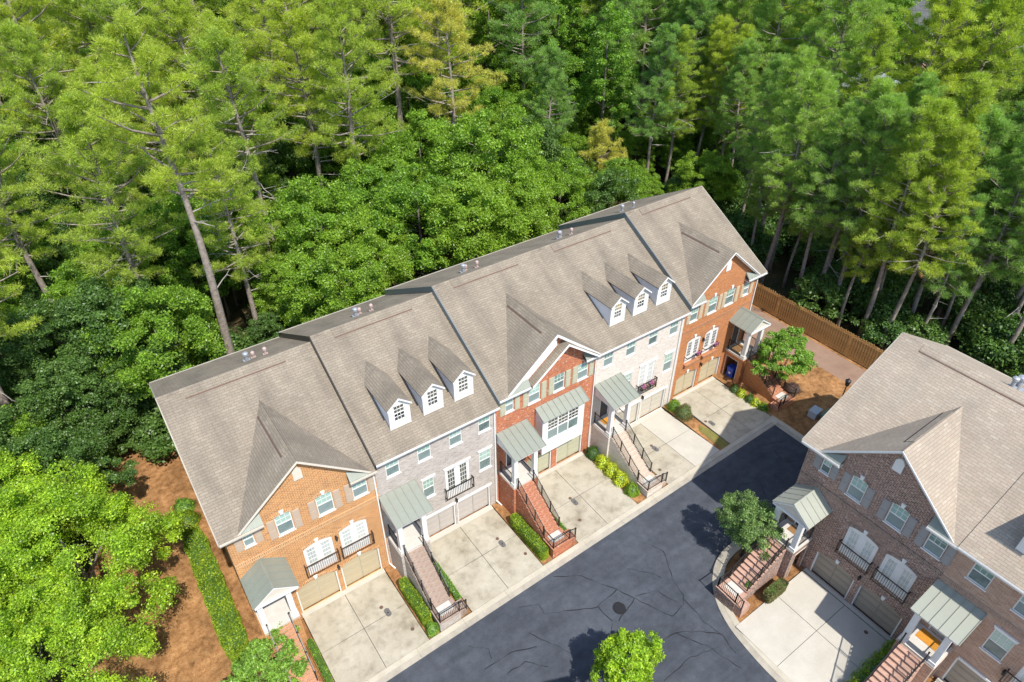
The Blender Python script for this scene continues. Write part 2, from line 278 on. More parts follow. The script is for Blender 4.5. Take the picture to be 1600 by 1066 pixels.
# ------------------------------------------------------------------ mesh helpers
class MB:
    def __init__(s): s.v = []; s.f = []
    def quad(s, *p):
        i = len(s.v); s.v += [tuple(q) for q in p]; s.f.append(tuple(range(i, i+len(p)))); return s
    def box(s, x0, x1, y0, y1, z0, z1):
        i = len(s.v)
        s.v += [(x0,y0,z0),(x1,y0,z0),(x1,y1,z0),(x0,y1,z0),(x0,y0,z1),(x1,y0,z1),(x1,y1,z1),(x0,y1,z1)]
        s.f += [tuple(i+k for k in q) for q in ((3,2,1,0),(4,5,6,7),(0,1,5,4),(1,2,6,5),(2,3,7,6),(3,0,4,7))]; return s
    def prism(s, poly, a, b, axis):
        """poly: 2-D points; extruded along axis from a to b.  x: (y,z)  y: (x,z)  z: (x,y)"""
        def P(p, t): return {'x': (t, p[0], p[1]), 'y': (p[0], t, p[1]), 'z': (p[0], p[1], t)}[axis]
        n = len(poly); i = len(s.v)
        s.v += [P(p, a) for p in poly] + [P(p, b) for p in poly]
        A = list(range(i, i+n)); B = list(range(i+n, i+2*n))
        area = sum(poly[k][0]*poly[(k+1) % n][1]-poly[(k+1) % n][0]*poly[k][1] for k in range(n))
        flip = (area > 0) != (axis == 'y'); flip = flip if b > a else not flip
        s.f.append(tuple(A[::-1] if flip else A)); s.f.append(tuple(B if flip else B[::-1]))
        for k in range(n):
            q = (A[k], A[(k+1) % n], B[(k+1) % n], B[k]); s.f.append(q if flip else q[::-1])
        return s
    def bar(s, p, q, w, h=None):
        h = h or w; p = Vector(p); q = Vector(q); d = (q-p).normalized()
        up = Vector((0,0,1)) if abs(d.z) < 0.95 else Vector((0,1,0))
        r = d.cross(up).normalized()*w/2; u = r.cross(d).normalized()*h/2
        i = len(s.v)
        for c in (p, q):
            for a, b in ((-1,-1),(1,-1),(1,1),(-1,1)): s.v.append(tuple(c+r*a+u*b))
        s.f += [tuple(i+k for k in t) for t in ((0,1,2,3),(7,6,5,4),(0,4,5,1),(1,5,6,2),(2,6,7,3),(3,7,4,0))]; return s
    def tube(s, pts, rad, n=8, cap=True):
        pts = [Vector(p) for p in pts]; i0 = len(s.v)
        for k, p in enumerate(pts):
            d = (pts[min(k+1, len(pts)-1)]-pts[max(k-1, 0)]).normalized()
            up = Vector((0,0,1)) if abs(d.z) < 0.9 else Vector((1,0,0))
            a = d.cross(up).normalized(); b = d.cross(a)
            r = rad[k] if isinstance(rad, (list, tuple)) else rad
            for j in range(n):
                t = 2*math.pi*j/n; s.v.append(tuple(p+a*math.cos(t)*r+b*math.sin(t)*r))
        for k in range(len(pts)-1):
            for j in range(n):
                a0 = i0+k*n+j; a1 = i0+k*n+(j+1) % n; s.f.append((a0, a1, a1+n, a0+n))
        if cap:
            s.f.append(tuple(i0+j for j in range(n))[::-1]); s.f.append(tuple(i0+(len(pts)-1)*n+j for j in range(n)))
        return s
    def cyl(s, x, y, z0, z1, r, n=14): return s.tube([(x,y,z0),(x,y,z1)], r, n)
    def mesh(s, name, mat=None, smooth=False):
        me = bpy.data.meshes.new(name); me.from_pydata(s.v, [], s.f); me.update()
        if mat: me.materials.append(M[mat] if isinstance(mat, str) else mat)
        if smooth: me.shade_smooth()
        return me
    def obj(s, name, mat, parent=None, loc=None, smooth=False):
        return put(name, s.mesh(name, mat, smooth), parent, loc)
def put(name, me, parent=None, loc=None, rot=None, scale=None):
    o = bpy.data.objects.new(name, me); COL.objects.link(o)
    if parent: o.parent = parent
    if loc is not None: o.location = loc
    if rot is not None: o.rotation_euler = rot
    if scale is not None: o.scale = scale
    return o
def empty(name, loc=(0,0,0), rz=0.0):
    o = put(name, None, None, loc, (0,0,rz)); o.empty_display_size = 0.3; return o
def tag(o, label, cat, group=None):
    o['label'] = label; o['category'] = cat
    if group: o['group'] = group
    return o
def structure(o): o['kind'] = 'structure'; return o
_cache = {}
def cached(key, fn):
    if key not in _cache: _cache[key] = fn()
    return _cache[key]
def copy_tree(o, parent=None):
    c = o.copy(); COL.objects.link(c)
    if parent: c.parent = parent
    for ch in list(o.children): copy_tree(ch, c)
    return c
def gz(x):                                    # height of the ground: the street climbs to the right
    return 0.036*(max(-30.0, min(x, 70.0))-4.5)

# ------------------------------------------------------------------ house parts
ZE = 9.2; SL = 0.563; YR = 7.15; ZR = ZE+0.42*SL+SL*YR      # eave top, main slope, ridge
def zmain(y): return ZR-SL*abs(YR-y)
def sbox(mb, x0, x1, *r): return mb.box(min(x0,x1), max(x0,x1), *r)

def wall_front(mb, W, z0, z1, ops, depth=0.11):
    xs = sorted({0.0, W} | {o[0] for o in ops} | {o[1] for o in ops})
    zs = sorted({z0, z1} | {o[2] for o in ops} | {o[3] for o in ops})
    for a, b in zip(xs, xs[1:]):
        run = None
        for c, d in zip(zs, zs[1:]):
            mx, mz = (a+b)/2, (c+d)/2
            hole = any(o[0] < mx < o[1] and o[2] < mz < o[3] for o in ops)
            if hole:
                if run is not None: mb.quad((a,0,run),(b,0,run),(b,0,c),(a,0,c)); run = None
            elif run is None: run = c
        if run is not None: mb.quad((a,0,run),(b,0,run),(b,0,z1),(a,0,z1))
    for x0, x1, a, b, r in ops:
        mb.quad((x0,0,a),(x0,0,b),(x0,depth,b),(x0,depth,a)); mb.quad((x1,0,a),(x1,depth,a),(x1,depth,b),(x1,0,b))
        mb.quad((x0,0,a),(x0,depth,a),(x1,depth,a),(x1,0,a))
        if r > 0:
            n = 10; pts = []
            w = (x1-x0)/2; rad = (w*w+r*r)/(2*r)
            for i in range(n+1):
                x = x0+(x1-x0)*i/n; pts.append((x, b-rad+math.sqrt(max(rad*rad-(x-x0-w)**2, 0))))
            for p, q in zip(pts, pts[1:]):
                mb.quad((p[0],0,p[1]),(q[0],0,q[1]),(q[0],0,b+0.0),(p[0],0,b+0.0))
                mb.quad((p[0],0,p[1]),(p[0],depth,p[1]),(q[0],depth,q[1]),(q[0],0,q[1]))
        else: mb.quad((x0,0,b),(x1,0,b),(x1,depth,b),(x0,depth,b))

def window(H, x0, x1, z0, z1, arch=0, trim='white', up='glass_up', lo='glass_lo', name='window', y=0.0, grid=(3,2), lo_grid=None, sill=True):
    w = x1-x0; h = z1-z0
    def fr():
        mb = MB(); t = 0.05
        mb.box(0,t,0.03,0.13,0,h).box(w-t,w,0.03,0.13,0,h).box(t,w-t,0.03,0.13,0,t).box(t,w-t,0.03,0.13,h-t-arch*0.5,h)
        mb.box(t,w-t,0.045,0.12,h*0.5-0.035,h*0.5+0.035)
        for k in range(1, grid[0]): xx = t+(w-2*t)*k/grid[0]; mb.box(xx-0.011,xx+0.011,0.052,0.07,h*0.5,h-t)
        for k in range(1, grid[1]): zz = h*0.5+(h*0.5-t)*k/grid[1]; mb.box(t,w-t,0.052,0.07,zz-0.011,zz+0.011)
        if lo_grid:
            for k in range(1, lo_grid[0]): xx = t+(w-2*t)*k/lo_grid[0]; mb.box(xx-0.011,xx+0.011,0.052,0.07,t,h*0.5)
            for k in range(1, lo_grid[1]): zz = t+(h*0.5-t)*k/lo_grid[1]; mb.box(t,w-t,0.052,0.07,zz-0.011,zz+0.011)
        return mb.mesh(name, trim)
    k = (round(w,2), round(h,2), arch, trim, grid, lo_grid)
    o = put(name, cached(('win',)+k, fr), H, (x0, y, z0))
    put('upper_pane', cached(('up', k[:2], up), lambda: MB().box(0.05,w-0.05,0.062,0.078,h*0.5,h-0.03).mesh('upper_pane', up)), o)
    put('lower_pane', cached(('lo', k[:2], lo), lambda: MB().box(0.05,w-0.05,0.066,0.082,0.04,h*0.5-0.002).mesh('lower_pane', lo)), o)
    if sill: put('sill', cached(('sill', k[0], trim), lambda: MB().box(-0.05,w+0.05,-0.045,0.10,-0.07,-0.002).mesh('sill', trim)), o)
    return o

def shutter(H, x, z0, h, w, mat):
    def f():
        mb = MB(); mb.box(0,w,-0.035,-0.003,0,h)
        for a, b in ((0.06,h*0.47),(h*0.53,h-0.06)): mb.box(0.06,w-0.06,-0.05,-0.034,a,b)
        return mb.mesh('shutter', mat)
    return put('shutter', cached(('sh', round(h,2), round(w,2), mat), f), H, (x,0,z0))

def french(H, x0, x1, z0, z1, arch=0.0, trim='white', pane='glass_pale', rows=4, low=0.55):
    w = x1-x0; h = z1-z0
    def fr():
        mb = MB(); t = 0.09; mid = w/2
        mb.box(0,t,0.02,0.13,0,h).box(w-t,w,0.02,0.13,0,h).box(t,w-t,0.02,0.13,h-0.12-arch,h).box(mid-0.10,mid+0.10,0.025,0.13,0,h)
        mb.box(t,w-t,0.03,0.13,0,low)
        for a, b in ((t,mid-0.10),(mid+0.10,w-t)):
            ww = b-a; top = h-0.12-arch; s = ww*0.16
            mb.box(a,a+s,0.04,0.12,low,top).box(b-s,b,0.04,0.12,low,top).box(a,b,0.04,0.12,top-0.05,top)
            for k in range(1, 3): xx = a+s+(ww-2*s)*k/3; mb.box(xx-0.012,xx+0.012,0.05,0.08,low,top)
            for k in range(1, rows+1): zz = low+(top-low)*k/(rows+1); mb.box(a+s,b-s,0.05,0.08,zz-0.012,zz+0.012)
        return mb.mesh('french_door', trim)
    o = put('french_door', cached(('fd', round(w,2), round(h,2), arch, trim, rows), fr), H, (x0,0,z0))
    for s, a in ((0, 0.09), (1, w/2+0.10)):
        put('pane', cached(('fp', round(w,2), round(h,2), pane, arch), lambda: MB().box(0.03,w/2-0.22,0.066,0.082,low,h-0.13-arch).mesh('pane', pane)), o, (a,0,0))
    return o

def rail_mesh(p, q, hgt, step=0.115, mat='iron', bot=0.08, pr=0.042):
    """top rail, bottom rail and balusters from p to q (points on the surface the rail stands on)"""
    p = Vector(p); q = Vector(q); up = Vector((0,0,1)); mb = MB()
    mb.bar(p+up*hgt, q+up*hgt, 0.045, 0.04); mb.bar(p+up*bot, q+up*bot, 0.03)
    n = max(2, int((q-p).length/step))
    for i in range(1, n):
        c = p+(q-p)*i/n; mb.box(c.x-0.009,c.x+0.009,c.y-0.009,c.y+0.009,c.z+bot,c.z+hgt)
    return mb
def post(o, p, h, mat='iron', r=0.032):
    m = cached(('post', h, mat), lambda: (MB().box(-r,r,-r,r,0,h).box(-r*1.35,r*1.35,-r*1.35,r*1.35,h,h+0.04)).mesh('post', mat))
    return put('post', m, o, p)

def juliet(H, x0, x1, z0, h, mat='iron', flowers=False):
    mb = MB(); y = -0.24
    for a in (x0, x1): mb.box(a-0.03,a+0.03,y,-0.001,z0+h-0.05,z0+h).box(a-0.025,a+0.025,y,-0.001,z0,z0+0.05).box(a-0.03,a+0.03,y-0.03,y+0.03,z0-0.03,z0+h+0.03)
    mb.box(x0,x1,y-0.025,y+0.025,z0+h-0.03,z0+h+0.02).box(x0,x1,y-0.02,y+0.02,z0,z0+0.04)
    n = int((x1-x0)/0.12)
    for i in range(1, n): xx = x0+(x1-x0)*i/n; mb.box(xx-0.011,xx+0.011,y-0.011,y+0.011,z0,z0+h)
    return mb.obj('balcony_railing', mat, H)

def garage(H, x0, x1, zt, arch, mat, trim='white', cols=2, rows=4):
    w = x1-x0
    mb = MB(); t = 0.08
    mb.box(0,t,0.06,0.30,0,zt).box(w-t,w,0.06,0.30,0,zt).box(t,w-t,0.06,0.30,zt-t,zt)
    mb.box(t,w-t,0.26,0.29,0,zt-t)
    o = mb.obj('garage_door', 'cream' if trim == 'cream' else 'white', H, (x0,0,0))
    pw = (w-2*t)/cols; ph = (zt-t)/rows
    def f():
        m = MB(); g = 0.012; m.box(g,pw-g,0.20,0.255,g,ph-g)
        m.box(0.09,pw-0.09,0.185,0.201,0.09,ph-0.09); return m.mesh('door_panel', mat)
    me = cached(('gp', round(pw,2), round(ph,2), mat), f)
    for i in range(cols):
        for j in range(rows): put('door_panel', me, o, (t+i*pw, 0, j*ph))
    return o

def seam_panels(P, x0, x1, ya, za, yb, zb, n, mat='metal', name='metal_panel'):
    """standing-seam panels on the slope from (ya,za) at the wall to (yb,zb) at the front edge"""
    w = (x1-x0)/n; d = Vector((0, yb-ya, zb-za)); nrm = Vector((0, -(zb-za), (yb-ya))).normalized()
    if nrm.z < 0: nrm = -nrm
    def f():
        mb = MB(); t = 0.03; a = Vector((0,ya,za)); b = Vector((0,yb,zb))
        def slab(u0, u1, h0, h1):
            i = len(mb.v)
            for hh in (h0, h1):
                for (u, c) in ((u0,a),(u1,a),(u1,b),(u0,b)): mb.v.append(tuple(c+nrm*hh+Vector((u,0,0))))
            mb.f += [tuple(i+k for k in q) for q in ((3,2,1,0),(4,5,6,7),(0,1,5,4),(1,2,6,5),(2,3,7,6),(3,0,4,7))]
        slab(0.004, w-0.004, 0, t); slab(w-0.02, w+0.012, t, t+0.045)
        return mb.mesh(name, mat)
    me = f()
    for i in range(n): put(name, me, P, (x0+i*w, 0, 0))
def seam_panels_x(P, y0, y1, xa, za, xb, zb, n, mat='metal', name='metal_panel'):
    """the same for a slope that falls along x"""
    w = (y1-y0)/n; d = Vector((xb-xa, 0, zb-za)); nrm = Vector((-(zb-za), 0, xb-xa)).normalized()
    if nrm.z < 0: nrm = -nrm
    mb = MB(); a = Vector((xa,0,za)); b = Vector((xb,0,zb))
    def slab(u0, u1, h0, h1):
        i = len(mb.v)
        for hh in (h0, h1):
            for (u, c) in ((u0,a),(u1,a),(u1,b),(u0,b)): mb.v.append(tuple(c+nrm*hh+Vector((0,u,0))))
        mb.f += [tuple(i+k for k in q) for q in ((3,2,1,0),(4,5,6,7),(0,1,5,4),(1,2,6,5),(2,3,7,6),(3,0,4,7))]
    slab(0.004, w-0.004, 0, 0.03); slab(w-0.02, w+0.01, 0.03, 0.07)
    me = mb.mesh(name, mat)
    for i in range(n): put(name, me, P, (0, y0+i*w, 0))

def main_roof(H, W, mat, x0, x1, cut=None, vents=(), vent_line=None):
    """cut=(xa,xb): the front overhang is missing between xa and xb (a gable wall rises there)"""
    t = 0.14
    full = [(-0.42,ZE),(YR,ZR),(14.8,zmain(14.8)),(14.8,zmain(14.8)-t),(YR,ZR-t),(-0.42,ZE-t)]
    part = [(0.02,zmain(0.02)),(YR,ZR),(14.8,zmain(14.8)),(14.8,zmain(14.8)-t),(YR,ZR-t),(0.02,zmain(0.02)-t)]
    mb = MB()
    if cut: mb.prism(full, x0, cut[0], 'x').prism(part, cut[0], cut[1], 'x').prism(full, cut[1], x1, 'x')
    else: mb.prism(full, x0, x1, 'x')
    o = mb.obj('roof', mat, H)
    # ridge cap and the long ridge vent just in front of it
    c = MB(); c.prism([(YR-0.16,zmain(YR-0.16)+0.004),(YR,ZR+0.035),(YR+0.16,zmain(YR+0.16)+0.004)], x0, x1, 'x'); c.obj('ridge_cap', mat, o)
    a, b = vent_line or (x0+1.3, x1-1.8)
    MB().prism([(YR-0.50,zmain(YR-0.50)+0.01),(YR-0.47,zmain(YR-0.47)+0.045),(YR-0.06,zmain(YR-0.06)+0.045),(YR-0.02,zmain(YR-0.02)+0.01)], a, b, 'x').obj('ridge_vent', mat, o)
    MB().prism([(YR-0.57,zmain(YR-0.57)+0.004),(YR-0.555,zmain(YR-0.555)+0.02),(YR-0.505,zmain(YR-0.505)+0.02),(YR-0.503,zmain(YR-0.503)+0.004)], a, b, 'x').obj('vent_shadow_strip', 'rust', o)  # dark strip painting in the shadow gap below the vent's lower edge
    for x, y, r, h, m in vents:
        v = MB(); z = zmain(y); v.cyl(x,y,z-0.1,z+h,r*0.62,12).cyl(x,y,z+h-0.12,z+h+0.02,r,14)
        v.tube([(x,y,z+h+0.02),(x,y,z+h+0.08)],[r,r*0.5],14); v.box(x-r*1.2,x+r*1.2,y-r*1.2,y+r*1.2,z-0.08,z+0.03)
        v.obj('vent_pipe', m, o)
    return o

def gutter(H, x0, x1, mat='white', y=-0.42, z=ZE):
    mb = MB(); mb.prism([(y-0.11,z-0.02),(y-0.09,z-0.12),(y-0.01,z-0.13),(y-0.01,z-0.02),(y-0.03,z-0.02),(y-0.03,z-0.10),(y-0.085,z-0.09),(y-0.095,z-0.02)], x0, x1, 'x')
    mb.box(x0,x1,y-0.008,y+0.02,z-0.24,z-0.145)
    mb.box(x0,x1,y+0.02,-0.004,z-0.24,z-0.20)
    return mb.obj('gutter', mat, H)
def downspout(H, x, zt=ZE-0.15, mat='white', kick=0.5):
    mb = MB(); s = 0.075
    mb.bar((x,-0.45,zt),(x,-0.06,zt-0.35),s); mb.box(x-s/2,x+s/2,-0.10,-0.02,0.25,zt-0.30)
    mb.bar((x,-0.06,0.30),(x+kick*0.4,-0.45,0.03),s)
    return mb.obj('downspout', mat, H)

def cross_gable(H, W, xc, mat, trim, half=3.75, zp=12.35, s=0.84, yf=-0.35, bd=0.13):
    t = 0.12; zf = zp-s*half
    o = MB().prism([(xc-half,zf),(xc,zp),(xc+half,zf),(xc+half,zf-t*1.3),(xc,zp-t*1.3),(xc-half,zf-t*1.3)], yf, 5.6, 'y').obj('gable_roof', mat, H)
    MB().prism([(xc-0.15,zp-s*0.15+0.004),(xc,zp+0.035),(xc+0.15,zp-s*0.15+0.004)], yf, 5.4, 'y').obj('ridge_cap', mat, o)
    MB().prism([(xc-0.42,zp-s*0.42+0.01),(xc-0.40,zp-s*0.40+0.05),(xc-0.06,zp-0.05+0.05),(xc-0.02,zp-s*0.02+0.01)], 0.7, 4.4, 'y').obj('ridge_vent', mat, o)
    MB().prism([(xc-0.49,zp-s*0.49+0.004),(xc-0.475,zp-s*0.475+0.02),(xc-0.43,zp-s*0.43+0.02),(xc-0.425,zp-s*0.425+0.004)], 0.7, 4.4, 'y').obj('vent_shadow_strip', 'rust', o)  # the gable vent's shadow line, likewise put in as a dark strip
    for sg in (-1, 1):
        MB().prism([(xc,zp-0.02),(xc+sg*half,zf-0.02),(xc+sg*half,zf-0.02-bd),(xc,zp-0.02-bd)], yf-0.045, yf-0.002, 'y').obj('rake_board', trim, o)
        MB().prism([(xc,zp-0.17),(xc+sg*half,zf-0.17),(xc+sg*half,zf-0.20),(xc,zp-0.20)], yf, -0.004, 'y').obj('soffit', trim, o)
    return o
def returns(H, W, xc, xa, xb, mat='metal', trim='white', half=3.75, x0=0.0, x1=None):
    """the little metal roofs at the two feet of a gable, and their gutters"""
    x1 = W if x1 is None else x1
    for a, b in ((xc-half+0.25, xa), (xc+half-0.25, xb)):      # a: outer foot, b: inner end
        mb = MB(); zo, zi = ZE+0.10, ZE+0.52
        mb.quad((a,-0.43,ZE+0.02),(b,-0.43,ZE+0.02),(b,-0.003,zi),(a,-0.20,zo)); mb.quad((b,-0.43,ZE+0.02),(b,-0.43,ZE-0.02),(b,-0.003,ZE-0.02),(b,-0.003,zi))
        mb.quad((a,-0.43,ZE-0.02),(b,-0.43,ZE-0.02),(b,-0.43,ZE+0.02),(a,-0.43,ZE+0.02)); r = mb.obj('return_roof', mat, H)
        for k in (1, 2):
            t = k/3; xx = b+(a-b)*t; MB().bar((xx,-0.43,ZE+0.035),(xx,-0.003-0.197*t,zi+(zo-zi)*t+0.012),0.025).obj('seam', mat, r)
    gutter(H, x0, xa, trim); gutter(H, xb, x1, trim)

def porch(H, P, W):
    side = P['porch']; K = P['mats']; X = (lambda x: x) if side == 'L' else (lambda x: W-x)
    zf = 2.6
    b = MB()
    sbox(b, X(0.10), X(2.05), -1.80, -1.55, -1.0, 2.42); sbox(b, X(0.10), X(0.35), -1.55, -0.003, -1.0, 2.42)
    sbox(b, X(1.85), X(2.05), -1.55, -1.40, -1.0, 2.42); sbox(b, X(1.85), X(2.05), -0.25, -0.003, -1.0, 2.42); sbox(b, X(1.85), X(2.05), -1.40, -0.25, 2.05, 2.42)
    pb = b.obj('porch_base', K['brick'], H)
    f = MB(); sbox(f, X(0.06), X(2.09), -1.84, -0.004, 2.42, 2.46); f.obj('porch_coping', K['brick'], H)
    f = MB(); sbox(f, X(0.08), X(2.07), -1.82, -0.004, 2.46, zf); f.obj('porch_floor', 'stone', H)
    t = MB()
    for yy in (-1.44,-0.25): sbox(t, X(2.052), X(2.075), yy, yy+0.04, 0.0, 2.09)
    sbox(t, X(2.052), X(2.075), -1.40, -0.25, 2.05, 2.09); t.obj('alcove_trim', 'cream', H)
    for xx in (0.30, 1.86):
        c = MB(); x = X(xx)
        c.box(x-0.15,x+0.15,-1.76,-1.46,zf,5.36).box(x-0.19,x+0.19,-1.80,-1.42,zf,zf+0.22).box(x-0.19,x+0.19,-1.80,-1.42,5.22,5.36)
        c.obj('porch_column', 'white', H)
    # roof
    if P.get('porch_roof', 'shed') == 'shed':
        r = MB(); r.prism([(-0.004,5.32),(-0.004,6.10),(-2.08,5.48),(-2.08,5.32)], *sorted((X(0.0), X(2.28))), 'x')
        ro = r.obj('porch_roof', 'white', H)
        a, c = sorted((X(-0.06) if P.get('porch_open', True) else X(0.02), X(2.36)))
        seam_panels(ro, a, c, -0.006, 6.14, -2.16, 5.48, 5, K.get('metal', 'metal'))
    else:
        xl, xr = sorted((X(0.05), X(2.43))); xm = (xl+xr)/2; zp = 6.32
        r = MB(); r.prism([(xl+0.05,5.34),(xr-0.05,5.34),(xr-0.05,5.50),(xm,zp-0.05),(xl+0.05,5.50)], -2.02, -0.004, 'y'); ro = r.obj('porch_roof', 'cream' , H)
        seam_panels_x(ro, -2.14, -0.01, xm, zp, xl-0.04, 5.46, 4, K.get('metal', 'metal')); seam_panels_x(ro, -2.14, -0.01, xm, zp, xr+0.04, 5.46, 4, K.get('metal', 'metal'))
        for sx in (xl, xr): MB().prism([(xm,zp-0.01),(sx,5.49),(sx,5.36),(xm,zp-0.14)], -2.12, -2.03, 'y').obj('pediment_trim', 'white', ro)
        MB().box(xl,xr,-2.12,-2.03,5.30,5.40).obj('pediment_trim', 'white', ro)
        MB().prism([(xm,zp+0.06),(xm+0.07,zp+0.02),(xm,zp+0.02),(xm-0.07,zp+0.02)], -2.14, -0.02, 'y').obj('ridge_cap', K.get('metal','metal'), ro)
    # front door, in its opening
    xa, xb = sorted((X(0.72), X(1.62)))
    d = MB(); d.box(xa,xa+0.08,0.02,0.14,zf,4.72).box(xb-0.08,xb,0.02,0.14,zf,4.72).box(xa+0.08,xb-0.08,0.02,0.14,4.64,4.72)
    do = d.obj('front_door', 'white', H)
    p = MB(); p.box(xa+0.08,xb-0.08,0.06,0.10,zf,4.64)
    for k in range(2): p.box(xa+0.16,xb-0.16,0.045,0.061,zf+0.15+k*1.0,zf+0.95+k*1.0)
    p.obj('door_leaf', K.get('door', 'door_dark'), do); MB().cyl(xb-0.15,0.03,zf+0.98,zf+1.06,0.035).obj('door_handle', 'iron', do)
    # steps down to the landing
    xs0, xs1 = sorted((X(0.26), X(1.62))); xi0, xi1 = sorted((X(0.38), X(1.50)))
    tr = 0.27; rs = 0.17; y0 = -1.84
    st = MB(); poly = [(y0,-1.0),(y0,zf-0.2)]
    for i in range(1, 12): poly += [(y0-(i-1)*tr, zf-rs*i-0.06),(y0-i*tr, zf-rs*i-0.06)]
    poly.append((y0-11*tr,-1.0)); so = st.prism(poly, xi0-0.0, xi1+0.0, 'x').obj('stair_block', K['brick'], H)
    me = MB().box(0,xs1-xs0,-tr-0.025,0.0,-0.06,0.0).mesh('step', K['paver'])
    for i in range(1, 12): put('step', me, so, (xs0, y0-(i-1)*tr, zf-rs*i))
    for (ca, cb) in ((xs0, xi0), (xi1, xs1)):
        MB().prism([(q[0], q[1]-0.002 if q[1] > -1 else q[1]) for q in poly], ca, cb, 'x').obj('stair_cheek', K['brick'], so)
    yl = y0-11*tr; zl = 0.56
    lx0, lx1 = sorted((X(0.24), X(1.66)))
    lb = MB().box(lx0,lx1,yl-1.08,yl-0.002,-0.8,zl-0.04).obj('landing', K['brick'], H)
    MB().box(lx0-0.03,lx1+0.03,yl-1.11,yl-0.002,zl-0.038,zl+0.02).obj('landing_paving', K['paver'], lb)
    sx0, sx1 = sorted((X(0.52), X(1.42))); MB().box(sx0,sx1,yl-0.72,yl-0.06,zl+0.021,zl+0.06).obj('stone_slab', 'stone', lb)
    lo0, lo1 = sorted((X(1.692), X(2.15))); MB().box(lo0,lo1,yl-1.02,yl-0.25,-0.8,zl-0.17).obj('landing_step', K['paver'], lb)
    # railings
    ra = K.get('iron', 'iron')
    def rail(p, q, h=0.92, n=2, both=True):
        o = rail_mesh(p, q, h, mat=ra).obj('railing', ra, H)
        for i in range(n+1):
            if i == n and not both: continue
            c = Vector(p).lerp(Vector(q), i/n); post(o, tuple(c-Vector((0,0,0.05))), h+0.06, ra)
    sy0, sz0, sy1, sz1 = y0-0.1, zf-0.05, yl+0.05, zl+0.12
    for xx in (0.32, 1.56): x = X(xx); rail((x,sy0,sz0),(x,sy1,sz1), 0.9, 3)
    x = X(0.30); rail((x,yl-0.03,zl+0.02),(x,yl-1.02,zl+0.02), 0.85, 1); rail((x,yl-1.02,zl+0.02),(X(1.60),yl-1.02,zl+0.02), 0.85, 1)
    rail((X(1.60),yl-1.02,zl+0.02),(X(2.08),yl-1.0,zl-0.17), 0.85, 1)
    for xx in (0.22, 1.94): x = X(xx); rail((x,-0.12,zf),(x,-1.42,zf), 0.9, 1)
    return X

def light_fixture(H, x, z):
    mb = MB(); mb.box(x-0.05,x+0.05,-0.04,-0.003,z-0.05,z+0.2).bar((x,-0.04,z+0.16),(x,-0.15,z+0.2),0.03)
    mb.tube([(x,-0.15,z-0.1),(x,-0.15,z+0.14),(x,-0.15,z+0.22)],[0.05,0.09,0.02],8); mb.obj('wall_lantern', 'iron', H)

